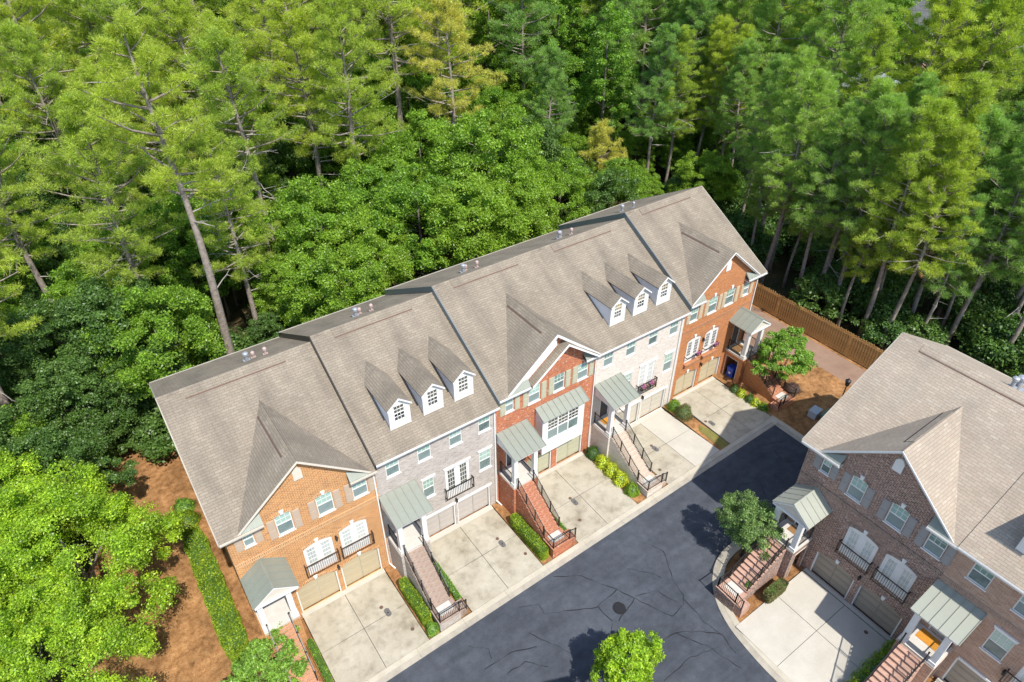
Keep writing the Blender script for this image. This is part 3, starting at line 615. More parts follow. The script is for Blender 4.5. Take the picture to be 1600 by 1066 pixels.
def house(P):
    H = empty('townhouse', P['loc'], P.get('rz', 0)); tag(H, P['label'], 'townhouse', 'brick townhouses in rows')
    W = P['W']; K = P['mats']; kind = P['kind']; trim = K.get('trim', 'white')
    ops = []
    wins = P['wins']; fr = P['french']; gar = P['garages']
    for w in wins: ops.append((w[0], w[1], w[2], w[3], w[4] if len(w) > 4 else 0))
    for w in fr: ops.append(w[:5])
    for g in gar: ops.append((g[0], g[1], 0.0, g[2], g[3]))
    X = (lambda x: x) if P['porch'] == 'L' else (lambda x: W-x)
    da, db = sorted((X(0.72), X(1.62))); ops.append((da, db, 2.6, 4.72, 0))
    mb = MB(); wall_front(mb, W, -1.3, 9.24, ops); mb.obj('front_wall', K['brick'], H)
    e = 0.006; sm = MB()
    for x in (e, W-e): sm.quad((x,0.12,-1.3),(x,14.3,-1.3),(x,14.3,zmain(14.3)-0.1),(x,YR,ZR-0.1),(x,0.12,9.24))
    sm.quad((0,14.3,-1.3),(0,14.3,9.0),(W,14.3,9.0),(W,14.3,-1.3)); sm.quad((e,0.0,-1.3),(e,0.12,-1.3),(e,0.12,9.24),(e,0.0,9.24)); sm.quad((W-e,0.0,-1.3),(W-e,0.12,-1.3),(W-e,0.12,9.24),(W-e,0.0,9.24))
    sm.obj('side_wall', K.get('side', K['brick']), H)
    for w in wins:
        kw = w[5] if len(w) > 5 else {}
        window(H, w[0], w[1], w[2], w[3], w[4] if len(w) > 4 else 0, trim, **kw)
    for w in fr: french(H, w[0], w[1], w[2], w[3], w[4], trim, K.get('fpane', 'glass_pale'))
    for g in gar: garage(H, g[0], g[1], g[2], g[3], K['garage'], trim)
    for s in P.get('shutters', ()): shutter(H, s[0], s[1], s[2], s[3], K['shutter'])
    for k in P.get('keys', ()):
        x, z = k; MB().prism([(x-0.07,z-0.12),(x+0.07,z-0.12),(x+0.12,z+0.16),(x-0.12,z+0.16)], -0.06, -0.004, 'y').obj('keystone', trim, H)
    for a in P.get('arches', ()):                   # soldier-brick arches, 3 cm proud
        x0, x1, z, r, m = a; n = 10; w = (x1-x0)/2; rad = (w*w+r*r)/(2*r); mbb = MB(); pr = []
        for i in range(n+1):
            th = -math.asin(min(1,w/rad))+2*math.asin(min(1,w/rad))*i/n
            pr.append((x0+w+rad*math.sin(th), z-rad+rad*math.cos(th), x0+w+(rad+0.2)*math.sin(th), z-rad+(rad+0.2)*math.cos(th)))
        for p, q in zip(pr, pr[1:]): mbb.prism([(p[0],p[1]),(q[0],q[1]),(q[2],q[3]),(p[2],p[3])], -0.025, -0.002, 'y')
        mbb.obj('brick_arch', m, H)
    if P.get('band'): z, m = P['band']; MB().box(0.02,W-0.02,-0.03,-0.002,z,z+0.23).obj('brick_band', m, H); MB().box(0.02,W-0.02,-0.05,-0.002,z+0.232,z+0.30).obj('brick_band', m, H)
    for l in P.get('lintels', ()): MB().box(l[0],l[1],-0.06,-0.002,l[2],l[2]+0.13).box(l[0]-0.04,l[1]+0.04,-0.09,-0.002,l[2]+0.13,l[2]+0.18).obj('lintel', trim, H)
    for j in P.get('rails', ()): juliet(H, j[0], j[1], j[2], j[3], K.get('jiron', 'iron'))
    for l in P.get('lights', ()): light_fixture(H, *l)
    porch(H, P, W)
    rx0, rx1 = P.get('roof_x', (0.0, W))
    if kind in ('gable', 'bay'):
        xc = P['xc']; hf = P.get('half', 3.75); xa, xb = P['ret']
        main_roof(H, W, K['roof'], rx0, rx1, (xa, xb), P.get('vents', ()))
        MB().prism([(xc-hf+0.1,9.245),(xc+hf-0.1,9.245),(xc,12.35-0.2)], 0.0, 0.12, 'y').obj('gable_wall', K['brick'], H)
        cross_gable(H, W, xc, K['roof'], K.get('rake', trim), hf, bd=P.get('board', 0.13))
        returns(H, W, xc, xa, xb, K.get('retm', 'metal'), K.get('rake', trim), hf, rx0, rx1)
        if P.get('gvent'):
            vx, vz = P['gvent']; MB().prism([(vx-0.24,vz-0.45),(vx+0.24,vz-0.45),(vx+0.24,vz+0.2),(vx+0.12,vz+0.38),(vx,vz+0.45),(vx-0.12,vz+0.38),(vx-0.24,vz+0.2)], -0.06, -0.003, 'y').obj('gable_vent', P.get('gventm', 'cream'), H)
    else:
        main_roof(H, W, K['roof'], rx0, rx1, None, P.get('vents', ())); gutter(H, rx0, rx1, trim)
    if P.get('rake_left'):          # grey metal flashing along the step to the lower neighbour, white board on the back
        t = 0.14
        for a, b in (((-0.42,ZE),(YR,ZR)), ((YR,ZR),(14.8,zmain(14.8)))):
            hh = P.get('rake_h', 0.42); MB().prism([(a[0],a[1]+P.get('rake_up',0.03)),(b[0],b[1]+P.get('rake_up',0.03)),(b[0],b[1]-hh),(a[0],a[1]-hh)], rx0-0.06, rx0-0.003, 'x').obj('rake_board', P['rake_left'], H)
    if P.get('rake_right'):
        for a, b in (((-0.42,ZE),(YR,ZR)), ((YR,ZR),(14.8,zmain(14.8)))):
            MB().prism([(a[0],a[1]+0.01),(b[0],b[1]+0.01),(b[0],b[1]-0.13),(a[0],a[1]-0.13)], rx1+0.003, rx1+0.06, 'x').obj('rake_board', P['rake_right'], H)
    MB().prism([(14.8,zmain(14.8)-0.02),(14.93,zmain(14.8)-0.02),(14.9,zmain(14.8)-0.14),(14.8,zmain(14.8)-0.14)], rx0, rx1, 'x').obj('back_gutter', 'gutter', H)
    for x in P.get('spouts', ()): downspout(H, x, mat=trim)
    for dx in P.get('dormers', ()): dormer(H, dx, K['roof'], P.get('dpanes', ('glass_dark','glass_dark')))
    return H

def dormer(H, xc, mat, panes):
    yf = 0.85; zb = zmain(yf)-0.15; ze = 11.58; hw = 0.64; zp = 12.05
    o = MB(); wx = 0.30; wz0, wz1 = 10.42, 11.50
    # face with its window opening
    xs = [xc-hw, xc-wx, xc+wx, xc+hw]
    o.box(xs[0],xs[1],yf,yf+0.1,zb,ze).box(xs[2],xs[3],yf,yf+0.1,zb,ze).box(xs[1],xs[2],yf,yf+0.1,zb,wz0).box(xs[1],xs[2],yf,yf+0.1,wz1,ze)
    o.prism([(xc-hw,ze),(xc+hw,ze),(xc,zp-0.02)], yf, yf+0.1, 'y')
    for s in (-1, 1): o.box(*sorted((xc+s*hw+s*0.001, xc+s*(hw+0.03))), yf-0.03, yf+0.12, zb, ze)
    o.box(xs[1]-0.06,xs[2]+0.06,yf-0.04,yf-0.002,wz0-0.09,wz0-0.02)
    d = o.obj('dormer', 'white', H)
    ym = (ze-ZE-0.42*SL)/SL+0.25
    for s in (-1, 1):
        x = xc+s*(hw-0.03)
        MB().prism([(yf+0.105,zb-0.3),(yf+0.105,ze),(ym,ze),(ym,ze-0.3)], x-0.02, x+0.02, 'x').obj('cheek_wall', 'siding', d)
    ho = hw+0.13; sl = (12.15-11.50)/ho; zr = 12.15
    MB().prism([(xc-ho,zr-sl*ho),(xc,zr),(xc+ho,zr-sl*ho),(xc+ho,zr-sl*ho-0.07),(xc,zr-0.07),(xc-ho,zr-sl*ho-0.07)], yf-0.14, 5.0, 'y').obj('dormer_roof', mat, d)
    for s in (-1, 1): MB().prism([(xc,zr-0.005),(xc+s*ho,zr-sl*ho-0.005),(xc+s*ho,zr-sl*ho-0.11),(xc,zr-0.11)], yf-0.19, yf-0.143, 'y').obj('rake_board', 'white', d)
    f = MB(); h = wz1-wz0; w = 2*wx
    f.box(xc-wx,xc+wx,yf+0.02,yf+0.07,wz0+h/2-0.025,wz0+h/2+0.025)
    for k in (1, 2): xx = xc-wx+w*k/3; f.box(xx-0.013,xx+0.013,yf+0.03,yf+0.06,wz0,wz1)
    for k in (1, 3): zz = wz0+h*k/4; f.box(xc-wx,xc+wx,yf+0.03,yf+0.06,zz-0.013,zz+0.013)
    f.obj('window_bars', 'white', d)
    MB().box(xc-wx,xc+wx,yf+0.062,yf+0.08,wz0+h/2,wz1).obj('upper_pane', panes[0], d); MB().box(xc-wx,xc+wx,yf+0.062,yf+0.08,wz0,wz0+h/2-0.001).obj('lower_pane', panes[1], d)

# ------------------------------------------------------------------ the townhouses
PORT = dict(iron='iron')
def gable_wins(dx=0.0):
    return [(0.80+dx,1.35+dx,7.65,8.72),(2.55+dx,3.43+dx,7.32,8.88,0.12),(4.82+dx,5.75+dx,7.32,8.88,0.12),(6.90+dx,7.80+dx,7.34,8.75)]
def gable_shut(dx=0.0):
    return [(0.36+dx,7.62,1.12,0.38),(1.41+dx,7.62,1.12,0.38),(2.10+dx,7.30,1.42,0.40),(3.48+dx,7.30,1.42,0.40),(4.37+dx,7.30,1.42,0.40),(5.80+dx,7.30,1.42,0.40),(6.46+dx,7.30,1.42,0.40),(7.85+dx,7.30,1.42,0.40)]
def v3(x): return [(x,8.9,0.17,0.55,'pvc'),(x+0.42,9.3,0.12,0.40,'vent_pink'),(x+1.05,8.8,0.12,0.45,'vent_pink')]
U = []
U.append(house(dict(label='orange brick townhouse at the left end of the long row, with gabled porch roof', loc=(0,0,0), W=8.35, kind='gable', porch='L', porch_roof='gable', xc=4.35, ret=(1.95,6.75), roof_x=(-0.30,8.35),
  mats=dict(brick='brick_orange', roof='roof', trim='white', shutter='shutter_tan', garage='garage_tan', paver='paver_orange', rake='cream', fpane='glass_pale', jiron='iron_brown', door='door_grey'),
  wins=gable_wins(), shutters=gable_shut(), french=[(3.46,5.17,2.95,5.50,0.22),(5.62,7.33,2.95,5.50,0.22)],
  garages=[(2.45,4.98,2.50,0.32),(5.25,7.76,2.50,0.32)], keys=[(2.99,8.98),(5.28,8.98),(4.31,5.62),(6.47,5.62),(3.72,2.62),(6.50,2.62)],
  arches=[(2.5,3.48,8.88,0.12,'brick_orange_soldier'),(4.77,5.80,8.88,0.12,'brick_orange_soldier'),(3.40,5.23,5.50,0.22,'brick_orange_soldier'),(5.56,7.39,5.50,0.22,'brick_orange_soldier'),(2.45,4.98,2.50,0.32,'brick_orange_soldier'),(5.25,7.76,2.50,0.32,'brick_orange_soldier')],
  band=(6.45,'brick_orange_soldier'), rails=[(3.30,5.30,3.15,0.95),(5.52,7.50,3.15,0.95)], lights=[(5.12,2.45),(5.40,5.0)], gvent=(4.28,11.2), gventm='cream', spouts=(8.22,), rake_left='gutter', rake_h=0.13, rake_up=0.0, vents=[(4.9,8.9,0.17,0.55,'pvc'),(5.35,9.2,0.12,0.4,'vent_pink'),(6.0,8.8,0.12,0.45,'vent_pink')])))
FW = [(0.66,1.52,7.34,8.72),(2.72,3.60,7.34,8.72),(4.88,5.75,7.34,8.72),(6.96,7.83,7.34,8.72),(2.82,3.60,3.98,5.62),(6.92,7.80,3.92,5.62)]
def flat_house(label, loc, W, mats, rz=0, **k):
    P = dict(label=label, loc=loc, rz=rz, W=W, kind='flat', porch='L', mats=mats, wins=FW, french=[(4.40,6.15,2.95,5.55,0.0)],
      garages=[(2.62,4.93,2.12,0),(5.10,7.66,2.12,0)], lintels=[(2.76,3.66,5.64),(6.86,7.86,5.64),(4.34,6.21,5.57),(2.56,4.98,2.13),(5.04,7.72,2.13)],
      rails=[(4.28,6.28,3.12,0.9)], lights=[(5.02,2.45)], spouts=(8.1,), dormers=(2.30,4.46,6.55), vents=v3(3.6))
    P.update(k); return house(P)
U.append(flat_house('greige limewashed brick townhouse with three white dormers and grey garage doors', (8.35,0,0.38), 8.27, dict(brick='brick_grey', roof='roof', trim='white', garage='garage_grey', paver='paver_grey', fpane='glass_dark'), rake_left='iron', rake_up=0.012))
H3 = house(dict(label='red tumbled brick townhouse in mid row with white box bay window', loc=(16.62,0,0.82), W=8.18, kind='bay', porch='L', xc=4.37, ret=(2.35,6.85), roof_x=(0.0,8.18), half=3.75,
  mats=dict(brick='brick_red', roof='roof', trim='white', shutter='shutter_green', garage='garage_sage', paver='paver_red'),
  wins=[(0.72,1.34,7.50,8.62),(2.50,3.42,7.30,8.68),(4.54,5.42,7.30,8.68),(6.54,7.44,7.30,8.68)],
  shutters=[(0.30,7.42,1.24,0.38),(1.42,7.42,1.24,0.38),(2.05,7.28,1.42,0.40),(3.50,7.28,1.42,0.40),(4.10,7.28,1.42,0.40),(5.49,7.28,1.42,0.40),(6.08,7.28,1.42,0.40),(7.50,7.28,1.42,0.40)],
  board=0.2, french=[], garages=[(2.45,4.62,2.12,0),(5.08,7.42,2.12,0)], rake_left='flash', vents=v3(3.4), spouts=(8.02,)))
# nested front gable of the red house
g = MB().prism([(2.35,9.32),(5.10,11.46),(7.82,9.34),(7.82,9.22),(5.10,11.34),(2.35,9.20)], -0.62, -0.01, 'y').obj('nested_gable_roof', 'roof', H3)
for sx, sz in ((2.35,9.32),(7.82,9.34)): MB().prism([(5.10,11.44),(sx,sz-0.02),(sx,sz-0.17),(5.10,11.29)], -0.665, -0.622, 'y').obj('rake_board', 'white', g)
MB().prism([(1.25,9.62),(4.37,12.18),(4.55,12.05),(4.55,11.25),(2.2,9.42),(1.25,9.42)], -0.10, -0.003, 'y').obj('frieze_board', 'white', H3)
MB().prism([(4.25,10.45),(5.1,11.25),(5.42,11.0),(5.3,10.85),(4.85,10.95),(4.4,10.35)], -0.05, -0.002, 'y').obj('frieze_board', 'white', H3)
# white box bay of the red house
bay = MB(); bx0, bx1, bz0, bz1, by = 3.07, 6.62, 3.00, 6.10, -0.82; w0, w1, wz0, wz1 = 3.50, 6.14, 4.14, 5.86
bay.box(bx0,w0,by,by+0.08,bz0,bz1).box(w1,bx1,by,by+0.08,bz0,bz1).box(w0,w1,by,by+0.08,bz0,wz0).box(w0,w1,by,by+0.08,wz1,bz1)
bay.box(bx0,bx0+0.08,by+0.08,-0.004,bz0,bz1).box(bx1-0.08,bx1,by+0.08,-0.004,bz0,bz1).box(bx0,bx1,by+0.08,-0.004,bz0,bz0+0.06).box(bx0+0.08,bx1-0.08,by+0.08,-0.004,bz1-0.05,bz1)
bay = bay.obj('bay_window', 'white', H3)
for k in range(3):
    a = w0+(w1-w0)*k/3; b = w0+(w1-w0)*(k+1)/3; zm = (wz0+wz1)/2; fb = MB()
    fb.box(a,a+0.05,by+0.01,by+0.07,wz0,wz1).box(b-0.05,b,by+0.01,by+0.07,wz0,wz1).box(a+0.05,b-0.05,by+0.01,by+0.07,zm-0.035,zm+0.035)
    for q in (1,2): xx = a+(b-a)*q/3; fb.box(xx-0.012,xx+0.012,by+0.03,by+0.06,zm,wz1)
    for q in (1,2): zz = zm+(wz1-zm)*q/3; fb.box(a+0.05,b-0.05,by+0.03,by+0.06,zz-0.012,zz+0.012)
    fb.obj('sash', 'white', bay)
    MB().box(a+0.03,b-0.03,by+0.062,by+0.075,zm,wz1).obj('upper_pane', 'glass_dark', bay); MB().box(a+0.03,b-0.03,by+0.062,by+0.075,wz0,zm-0.001).obj('lower_pane', 'glass_lo', bay)
br = MB().prism([(-0.004,6.12),(-0.004,6.66),(-0.98,6.16),(-0.98,6.12)], bx0+0.02, bx1-0.02, 'x').obj('bay_roof', 'white', H3)
seam_panels(br, bx0-0.06, bx1+0.22, -0.006, 6.72, -1.04, 6.18, 8)
U.append(H3)
U.append(flat_house('white painted brick townhouse with three dormers and pink flower boxes', (24.80,0,0.80), 8.40, dict(brick='brick_white', roof='roof', trim='white', garage='garage_putty', paver='paver_white', fpane='glass_pale'),
  french=[(4.35,5.90,3.05,5.68,0.0)], rails=[(4.22,6.12,3.18,0.86)], dpanes=('glass_shade','glass_dark'), dormers=(2.34,4.46,6.68),
  lintels=[(2.76,3.66,5.64),(6.86,7.86,5.64),(4.29,5.96,5.70),(2.56,4.98,2.13),(5.04,7.72,2.13)]))
H5 = house(dict(label='rust brick townhouse at the right end of the long row, beside the wooden fence', loc=(33.20,0,1.22), W=7.95, kind='gable', porch='R', porch_roof='gable', xc=3.85, half=3.72, ret=(1.5,6.2), roof_x=(0.0,8.25),
  mats=dict(brick='brick_rust', roof='roof', trim='white', shutter='shutter_sand', garage='garage_tan', paver='paver_red', rake='white', fpane='glass_dark', retm='metal', jiron='iron'),
  wins=[(0.60,1.42,7.28,8.66),(2.52,3.46,7.28,8.76,0.14),(4.40,5.36,7.28,8.76,0.14),(6.46,7.06,7.45,8.62)],
  shutters=[(0.20,7.26,1.40,0.36),(1.47,7.26,1.40,0.40),(2.08,7.26,1.40,0.38),(3.52,7.26,1.40,0.38),(3.98,7.26,1.40,0.36),(5.42,7.26,1.40,0.38),(6.04,7.40,1.22,0.36),(7.12,7.40,1.22,0.36)],
  french=[(0.88,2.32,3.30,5.55,0.2),(2.86,4.34,3.30,5.55,0.2)], garages=[(0.38,2.72,2.15,0.25),(3.14,5.50,2.15,0.25)],
  keys=[(2.99,8.86),(4.88,8.86),(1.60,5.66),(3.60,5.66),(1.50,2.26),(4.30,2.26)],
  arches=[(2.46,3.52,8.76,0.14,'brick_rust_soldier'),(4.34,5.42,8.76,0.14,'brick_rust_soldier'),(0.82,2.38,5.55,0.2,'brick_rust_soldier'),(2.8,4.4,5.55,0.2,'brick_rust_soldier')],
  band=(6.35,'brick_rust_soldier'), lights=[(2.93,2.3),(2.60,4.9)], gvent=(3.85,11.1), gventm='white', rake_left='flash', rake_right='gutter', board=0.09, spouts=(7.82,), vents=[(1.4,8.9,0.15,0.5,'pvc'),(2.6,8.9,0.11,0.42,'pvc')]))
U.append(H5)
for a, b in ((0.84,2.4),(2.82,4.42)): MB().box(a,b,-0.22,-0.002,3.02,3.16).box(a,b,-0.24,-0.002,3.165,3.24).obj('brick_window_shelf', 'brick_rust_soldier', H5)

# ---- the second row on the right, turned to face the first one's left
XB, YB = 29.0, -13.38
bx_gar = [(2.60,5.06,2.20,0.26),(5.42,7.98,2.20,0.26)]
B1 = house(dict(label='dark brown mixed brick townhouse on the right with grey shutters and pale shingles', loc=(XB,YB,1.05), rz=-math.pi/2, W=8.42, kind='gable', porch='L', porch_roof='gable', xc=4.48, ret=(2.05,6.90), roof_x=(-0.30,8.42),
  mats=dict(brick='brick_brown', roof='roof_new', trim='white', shutter='shutter_grey', garage='garage_dark', paver='paver_pink', rake='white', fpane='glass_pale', metal='metal_pale', door='door_dark'),
  wins=gable_wins(0.18), shutters=gable_shut(0.18), french=[(3.62,5.38,3.15,5.60,0.22),(5.84,7.56,3.15,5.60,0.22)],
  garages=bx_gar, keys=[(3.20,8.98),(5.50,8.98),(4.50,5.72),(6.72,5.72),(3.85,2.32),(6.72,2.32)],
  arches=[(2.68,3.66,8.88,0.12,'brick_brown_soldier'),(4.95,5.98,8.88,0.12,'brick_brown_soldier'),(3.56,5.44,5.60,0.22,'brick_brown_soldier'),(5.78,7.62,5.60,0.22,'brick_brown_soldier')],
  band=(6.45,'brick_brown_soldier'), rails=[(3.56,5.44,3.2,0.95),(5.78,7.66,3.2,0.95)], lights=[(5.24,2.45)], gvent=(4.50,11.15), gventm='white', rake_left='gutter', rake_h=0.14, rake_up=0.0, vents=[(5.50,7.55,0.17,0.6,"pvc"),(5.66,7.95,0.22,0.8,"pvc")], spouts=()))
B2 = flat_house('tan rose brick townhouse at the lower right corner with pale metal porch roof', (XB,YB-8.42,1.10), 8.3, dict(brick='brick_tan', roof='roof_new', trim='white', garage='garage_dark', paver='paver_pink', fpane='glass_pale', metal='metal_pale', door='door_grey'), rz=-math.pi/2,
  wins=[(0.84,1.76,7.40,8.85),(2.95,3.85,7.40,8.85),(5.05,5.95,7.40,8.85),(7.1,8.0,7.40,8.85),(2.92,3.86,3.98,5.72),(7.0,7.9,3.92,5.72)], lintels=[(2.86,3.92,5.74),(4.50,6.3,5.57),(2.5,4.98,2.25),(5.10,7.8,2.25)],
  garages=[(2.42,4.90,2.24,0),(5.2,7.7,2.24,0)], french=[(4.6,6.2,2.95,5.55,0)], band=(6.30,'brick_tan_soldier'), spouts=(), vents=(), lights=[(4.2,3.6)], dormers=(2.35,4.6), rake_left=None)
B2['label'] = 'tan rose brick townhouse at the lower right corner with pale metal porch roof'

# ------------------------------------------------------------------ ground, street, drives
def sheet(name, pts, dz, mat):
    return structure(MB().quad(*[(x, y, gz(x)+dz) for x, y in pts]).obj(name, mat))
def strip_sheet(name, x0, x1, y0, y1, dz, mat):
    xs = [x0]+[b for b in (-30, 70) if x0 < b < x1]+[x1]; mb = MB()
    for a, b in zip(xs, xs[1:]): mb.quad((a,y0,gz(a)+dz),(b,y0,gz(b)+dz),(b,y1,gz(b)+dz),(a,y1,gz(a)+dz))
    return structure(mb.obj(name, mat))
g_ = MB()
def gq(x0, x1, y0, y1, dz):
    xs = [x0]+[b for b in (-30, 70) if x0 < b < x1]+[x1]
    for a, b in zip(xs, xs[1:]): g_.quad((a,y0,gz(a)+dz),(b,y0,gz(b)+dz),(b,y1,gz(b)+dz),(a,y1,gz(a)+dz))
gq(-700,900,17.0,1100,-0.06); gq(-700,0,-500,17.0,-0.06); gq(38.4,900,-500,17.0,-0.06); gq(0,38.4,-500,17.0,-0.6)
structure(g_.obj('ground', 'forest'))
sheet('mulch_bed', [(24.2,-13.3),(25.6,-12.5),(29.0,-12.5),(29.0,-15.74),(22.85,-15.74),(23.15,-15.0),(23.6,-14.0)], 0.03, 'straw')
sheet('mulch_bed', [(22.58,-21.56),(29.0,-21.56),(29.0,-24.09),(22.6,-24.09)], 0.03, 'straw')
sheet('kerb_corner', [(37.0,-6.0),(38.4,-6.0),(38.4,-5.9),(37.0,-5.9)], 0.06, 'kerb')
sheet('kerb_corner', [(37.7,-6.63),(38.39,-6.63),(38.39,-5.95),(37.7,-5.95)], 0.05, 'kerb')
sheet('pine_straw_bed', [(-9.5,-45),(0.0,-45),(0.0,20),(-2.2,24),(-4.6,22),(-6,14),(-9,9)], -0.03, 'straw')
sheet('pine_straw_bed', [(0.0,-45),(38.4,-45),(38.4,17),(0.0,20)], -0.45, 'straw')
sheet('pine_straw_bed', [(38.4,-45),(50.5,-45),(50.2,-9),(49.6,16),(38.4,17)], -0.035, 'straw')
asph = [(-30,-6.62),(37.72,-6.62),(37.72,-11.85),(27.2,-11.75),(25.6,-11.85),(24.3,-12.45),(23.25,-13.44),(22.45,-14.9),(22.08,-16.6),(21.9,-19.4),(21.8,-44),(16.6,-44),(16.6,-15.5),(15.2,-14.5),(-30,-14.3)]
street = sheet('street', asph, 0.0, 'asphalt')
# tar-sealed cracks, a few millimetres proud of the asphalt
def ribbon(mb, pts, w, dz=0.006, jit=0.05):
    P = []
    for (x0, y0), (x1, y1) in zip(pts, pts[1:]):
        n = max(2, int(math.hypot(x1-x0, y1-y0)/0.35))
        P += [(x0+(x1-x0)*i/n+random.uniform(-jit,jit), y0+(y1-y0)*i/n+random.uniform(-jit,jit)) for i in range(n)]
    P.append(pts[-1]); Lp = []
    for i, p in enumerate(P):
        a = P[max(0,i-1)]; b = P[min(len(P)-1,i+1)]; d = Vector((b[0]-a[0], b[1]-a[1])).normalized(); ww = w*random.choice((0.3,0.5,0.7,1.1))
        Lp.append(((p[0]-d.y*ww, p[1]+d.x*ww), (p[0]+d.y*ww, p[1]-d.x*ww)))
    for a, b in zip(Lp, Lp[1:]):
        q = [a[0], a[1], b[1], b[0]]; mb.quad(*[(x, y, gz(x)+dz) for x, y in q])
cracks = [
 [(13.2,-7.3),(14.3,-7.9),(14.2,-8.6),(15.9,-9.5),(17.0,-10.1)],
 [(16.1,-6.9),(17.6,-7.9),(18.1,-9.0),(18.7,-9.9)],[(17.0,-10.1),(18.7,-9.9)],[(17.0,-10.1),(17.1,-11.3)],[(18.7,-9.9),(19.2,-11.0),(17.4,-11.5)],
 [(9.5,-9.2),(11.2,-9.3),(12.6,-9.9)],[(14.9,-11.8),(15.4,-12.3),(16.2,-12.2),(17.0,-11.4)],
 [(12.7,-9.0),(13.9,-11.3)],[(10.3,-10.2),(11.5,-10.2),(12.4,-11.2)],
 [(19.2,-11.0),(19.8,-12.5),(20.1,-13.1),(21.3,-13.0),(21.7,-12.6),(21.9,-11.4)],[(19.3,-10.9),(20.6,-11.4),(21.0,-12.6)],
 [(18.0,-13.8),(19.6,-14.0),(20.8,-14.7),(21.6,-15.6),(21.4,-16.8)],[(19.6,-14.0),(20.4,-15.6),(21.0,-17.6)],
 [(17.1,-15.5),(19.2,-15.5),(20.9,-16.0)],[(20.2,-9.2),(21.2,-10.4),(21.4,-10.9)],[(21.9,-11.4),(22.9,-9.7),(22.6,-8.9)],
 [(30.0,-9.3),(31.2,-8.9),(32.4,-9.6),(31.6,-10.7),(30.4,-10.2)],[(34.6,-7.3),(35.6,-8.3),(35.1,-9.4),(36.2,-9.9)],[(35.3,-7.4),(37.2,-8.2),(36.9,-9.2)],
 [(9.4,-7.6),(10.3,-8.4),(10.1,-9.0)],[(21.5,-12.7),(21.4,-14.4),(21.6,-15.6)]]
mb = MB()
for c in cracks: ribbon(mb, c, 0.028)
o = mb.obj('sealed_crack', 'tar', street); o['kind'] = 'stuff'
# kerb: gutter strip and rolled top, in cast lengths
def offset_path(P, d):
    out = []
    for i, p in enumerate(P):
        a = P[max(0,i-1)]; b = P[min(len(P)-1,i+1)]; t = Vector((b[0]-a[0], b[1]-a[1])).normalized()
        out.append((p[0]-t.y*d, p[1]+t.x*d))
    return out
def resample(P, step):
    out = []
    for (x0,y0),(x1,y1) in zip(P, P[1:]):
        n = max(1, round(math.hypot(x1-x0,y1-y0)/step)); out += [(x0+(x1-x0)*i/n, y0+(y1-y0)*i/n) for i in range(n)]
    return out+[P[-1]]
def kerb(name, path, step, hi=0.05):
    K = structure(empty(name)); P = resample(path, step); A = offset_path(P, 0.34); B = offset_path(P, 0.66)
    for i in range(len(P)-1):
        for nm, m, q, z0, z1 in (('gutter_length','gutter',(P[i],P[i+1],A[i+1],A[i]),0.012,0.03),('kerb_length','kerb',(A[i],A[i+1],B[i+1],B[i]),0.045,hi)):
            c = Vector((sum(p[0] for p in q)/4, sum(p[1] for p in q)/4)); mbb = MB()
            pts = [(c.x+(p[0]-c.x)*0.997, c.y+(p[1]-c.y)*0.997) for p in q]; zz = (z0,z0,z1,z1)
            top = [(x,y,gz(x)+z) for (x,y),z in zip(pts,zz)]; bot = [(x,y,gz(x)-0.15) for x,y in pts]
            mbb.quad(*top)
            for k in range(4): mbb.quad(bot[k], bot[(k+1)%4], top[(k+1)%4], top[k])
            mbb.obj(nm, m, K)
    return K
kerb('kerb', [(-30,-6.62),(37.72,-6.62)], 3.05, 0.07)
kerb('kerb', [(38.38,-5.96),(38.38,-11.2)][::-1] and [(37.72,-11.85+0.0),(37.72,-6.62)][::-1], 2.6, 0.1)
crv = [(21.8,-44),(21.9,-19.4),(22.08,-16.6),(22.45,-14.9),(23.25,-13.44),(24.3,-12.45),(25.6,-11.85),(27.2,-11.75),(37.72,-11.85)]
def smooth(P, k=2):
    for _ in range(k):
        Q = [P[0]]
        for a, b in zip(P, P[1:]): Q += [(a[0]*.75+b[0]*.25, a[1]*.75+b[1]*.25), (a[0]*.25+b[0]*.75, a[1]*.25+b[1]*.75)]
        P = Q+[P[-1]]
    return P
kerb('kerb', smooth(crv)[::-1], 3.0, 0.10)

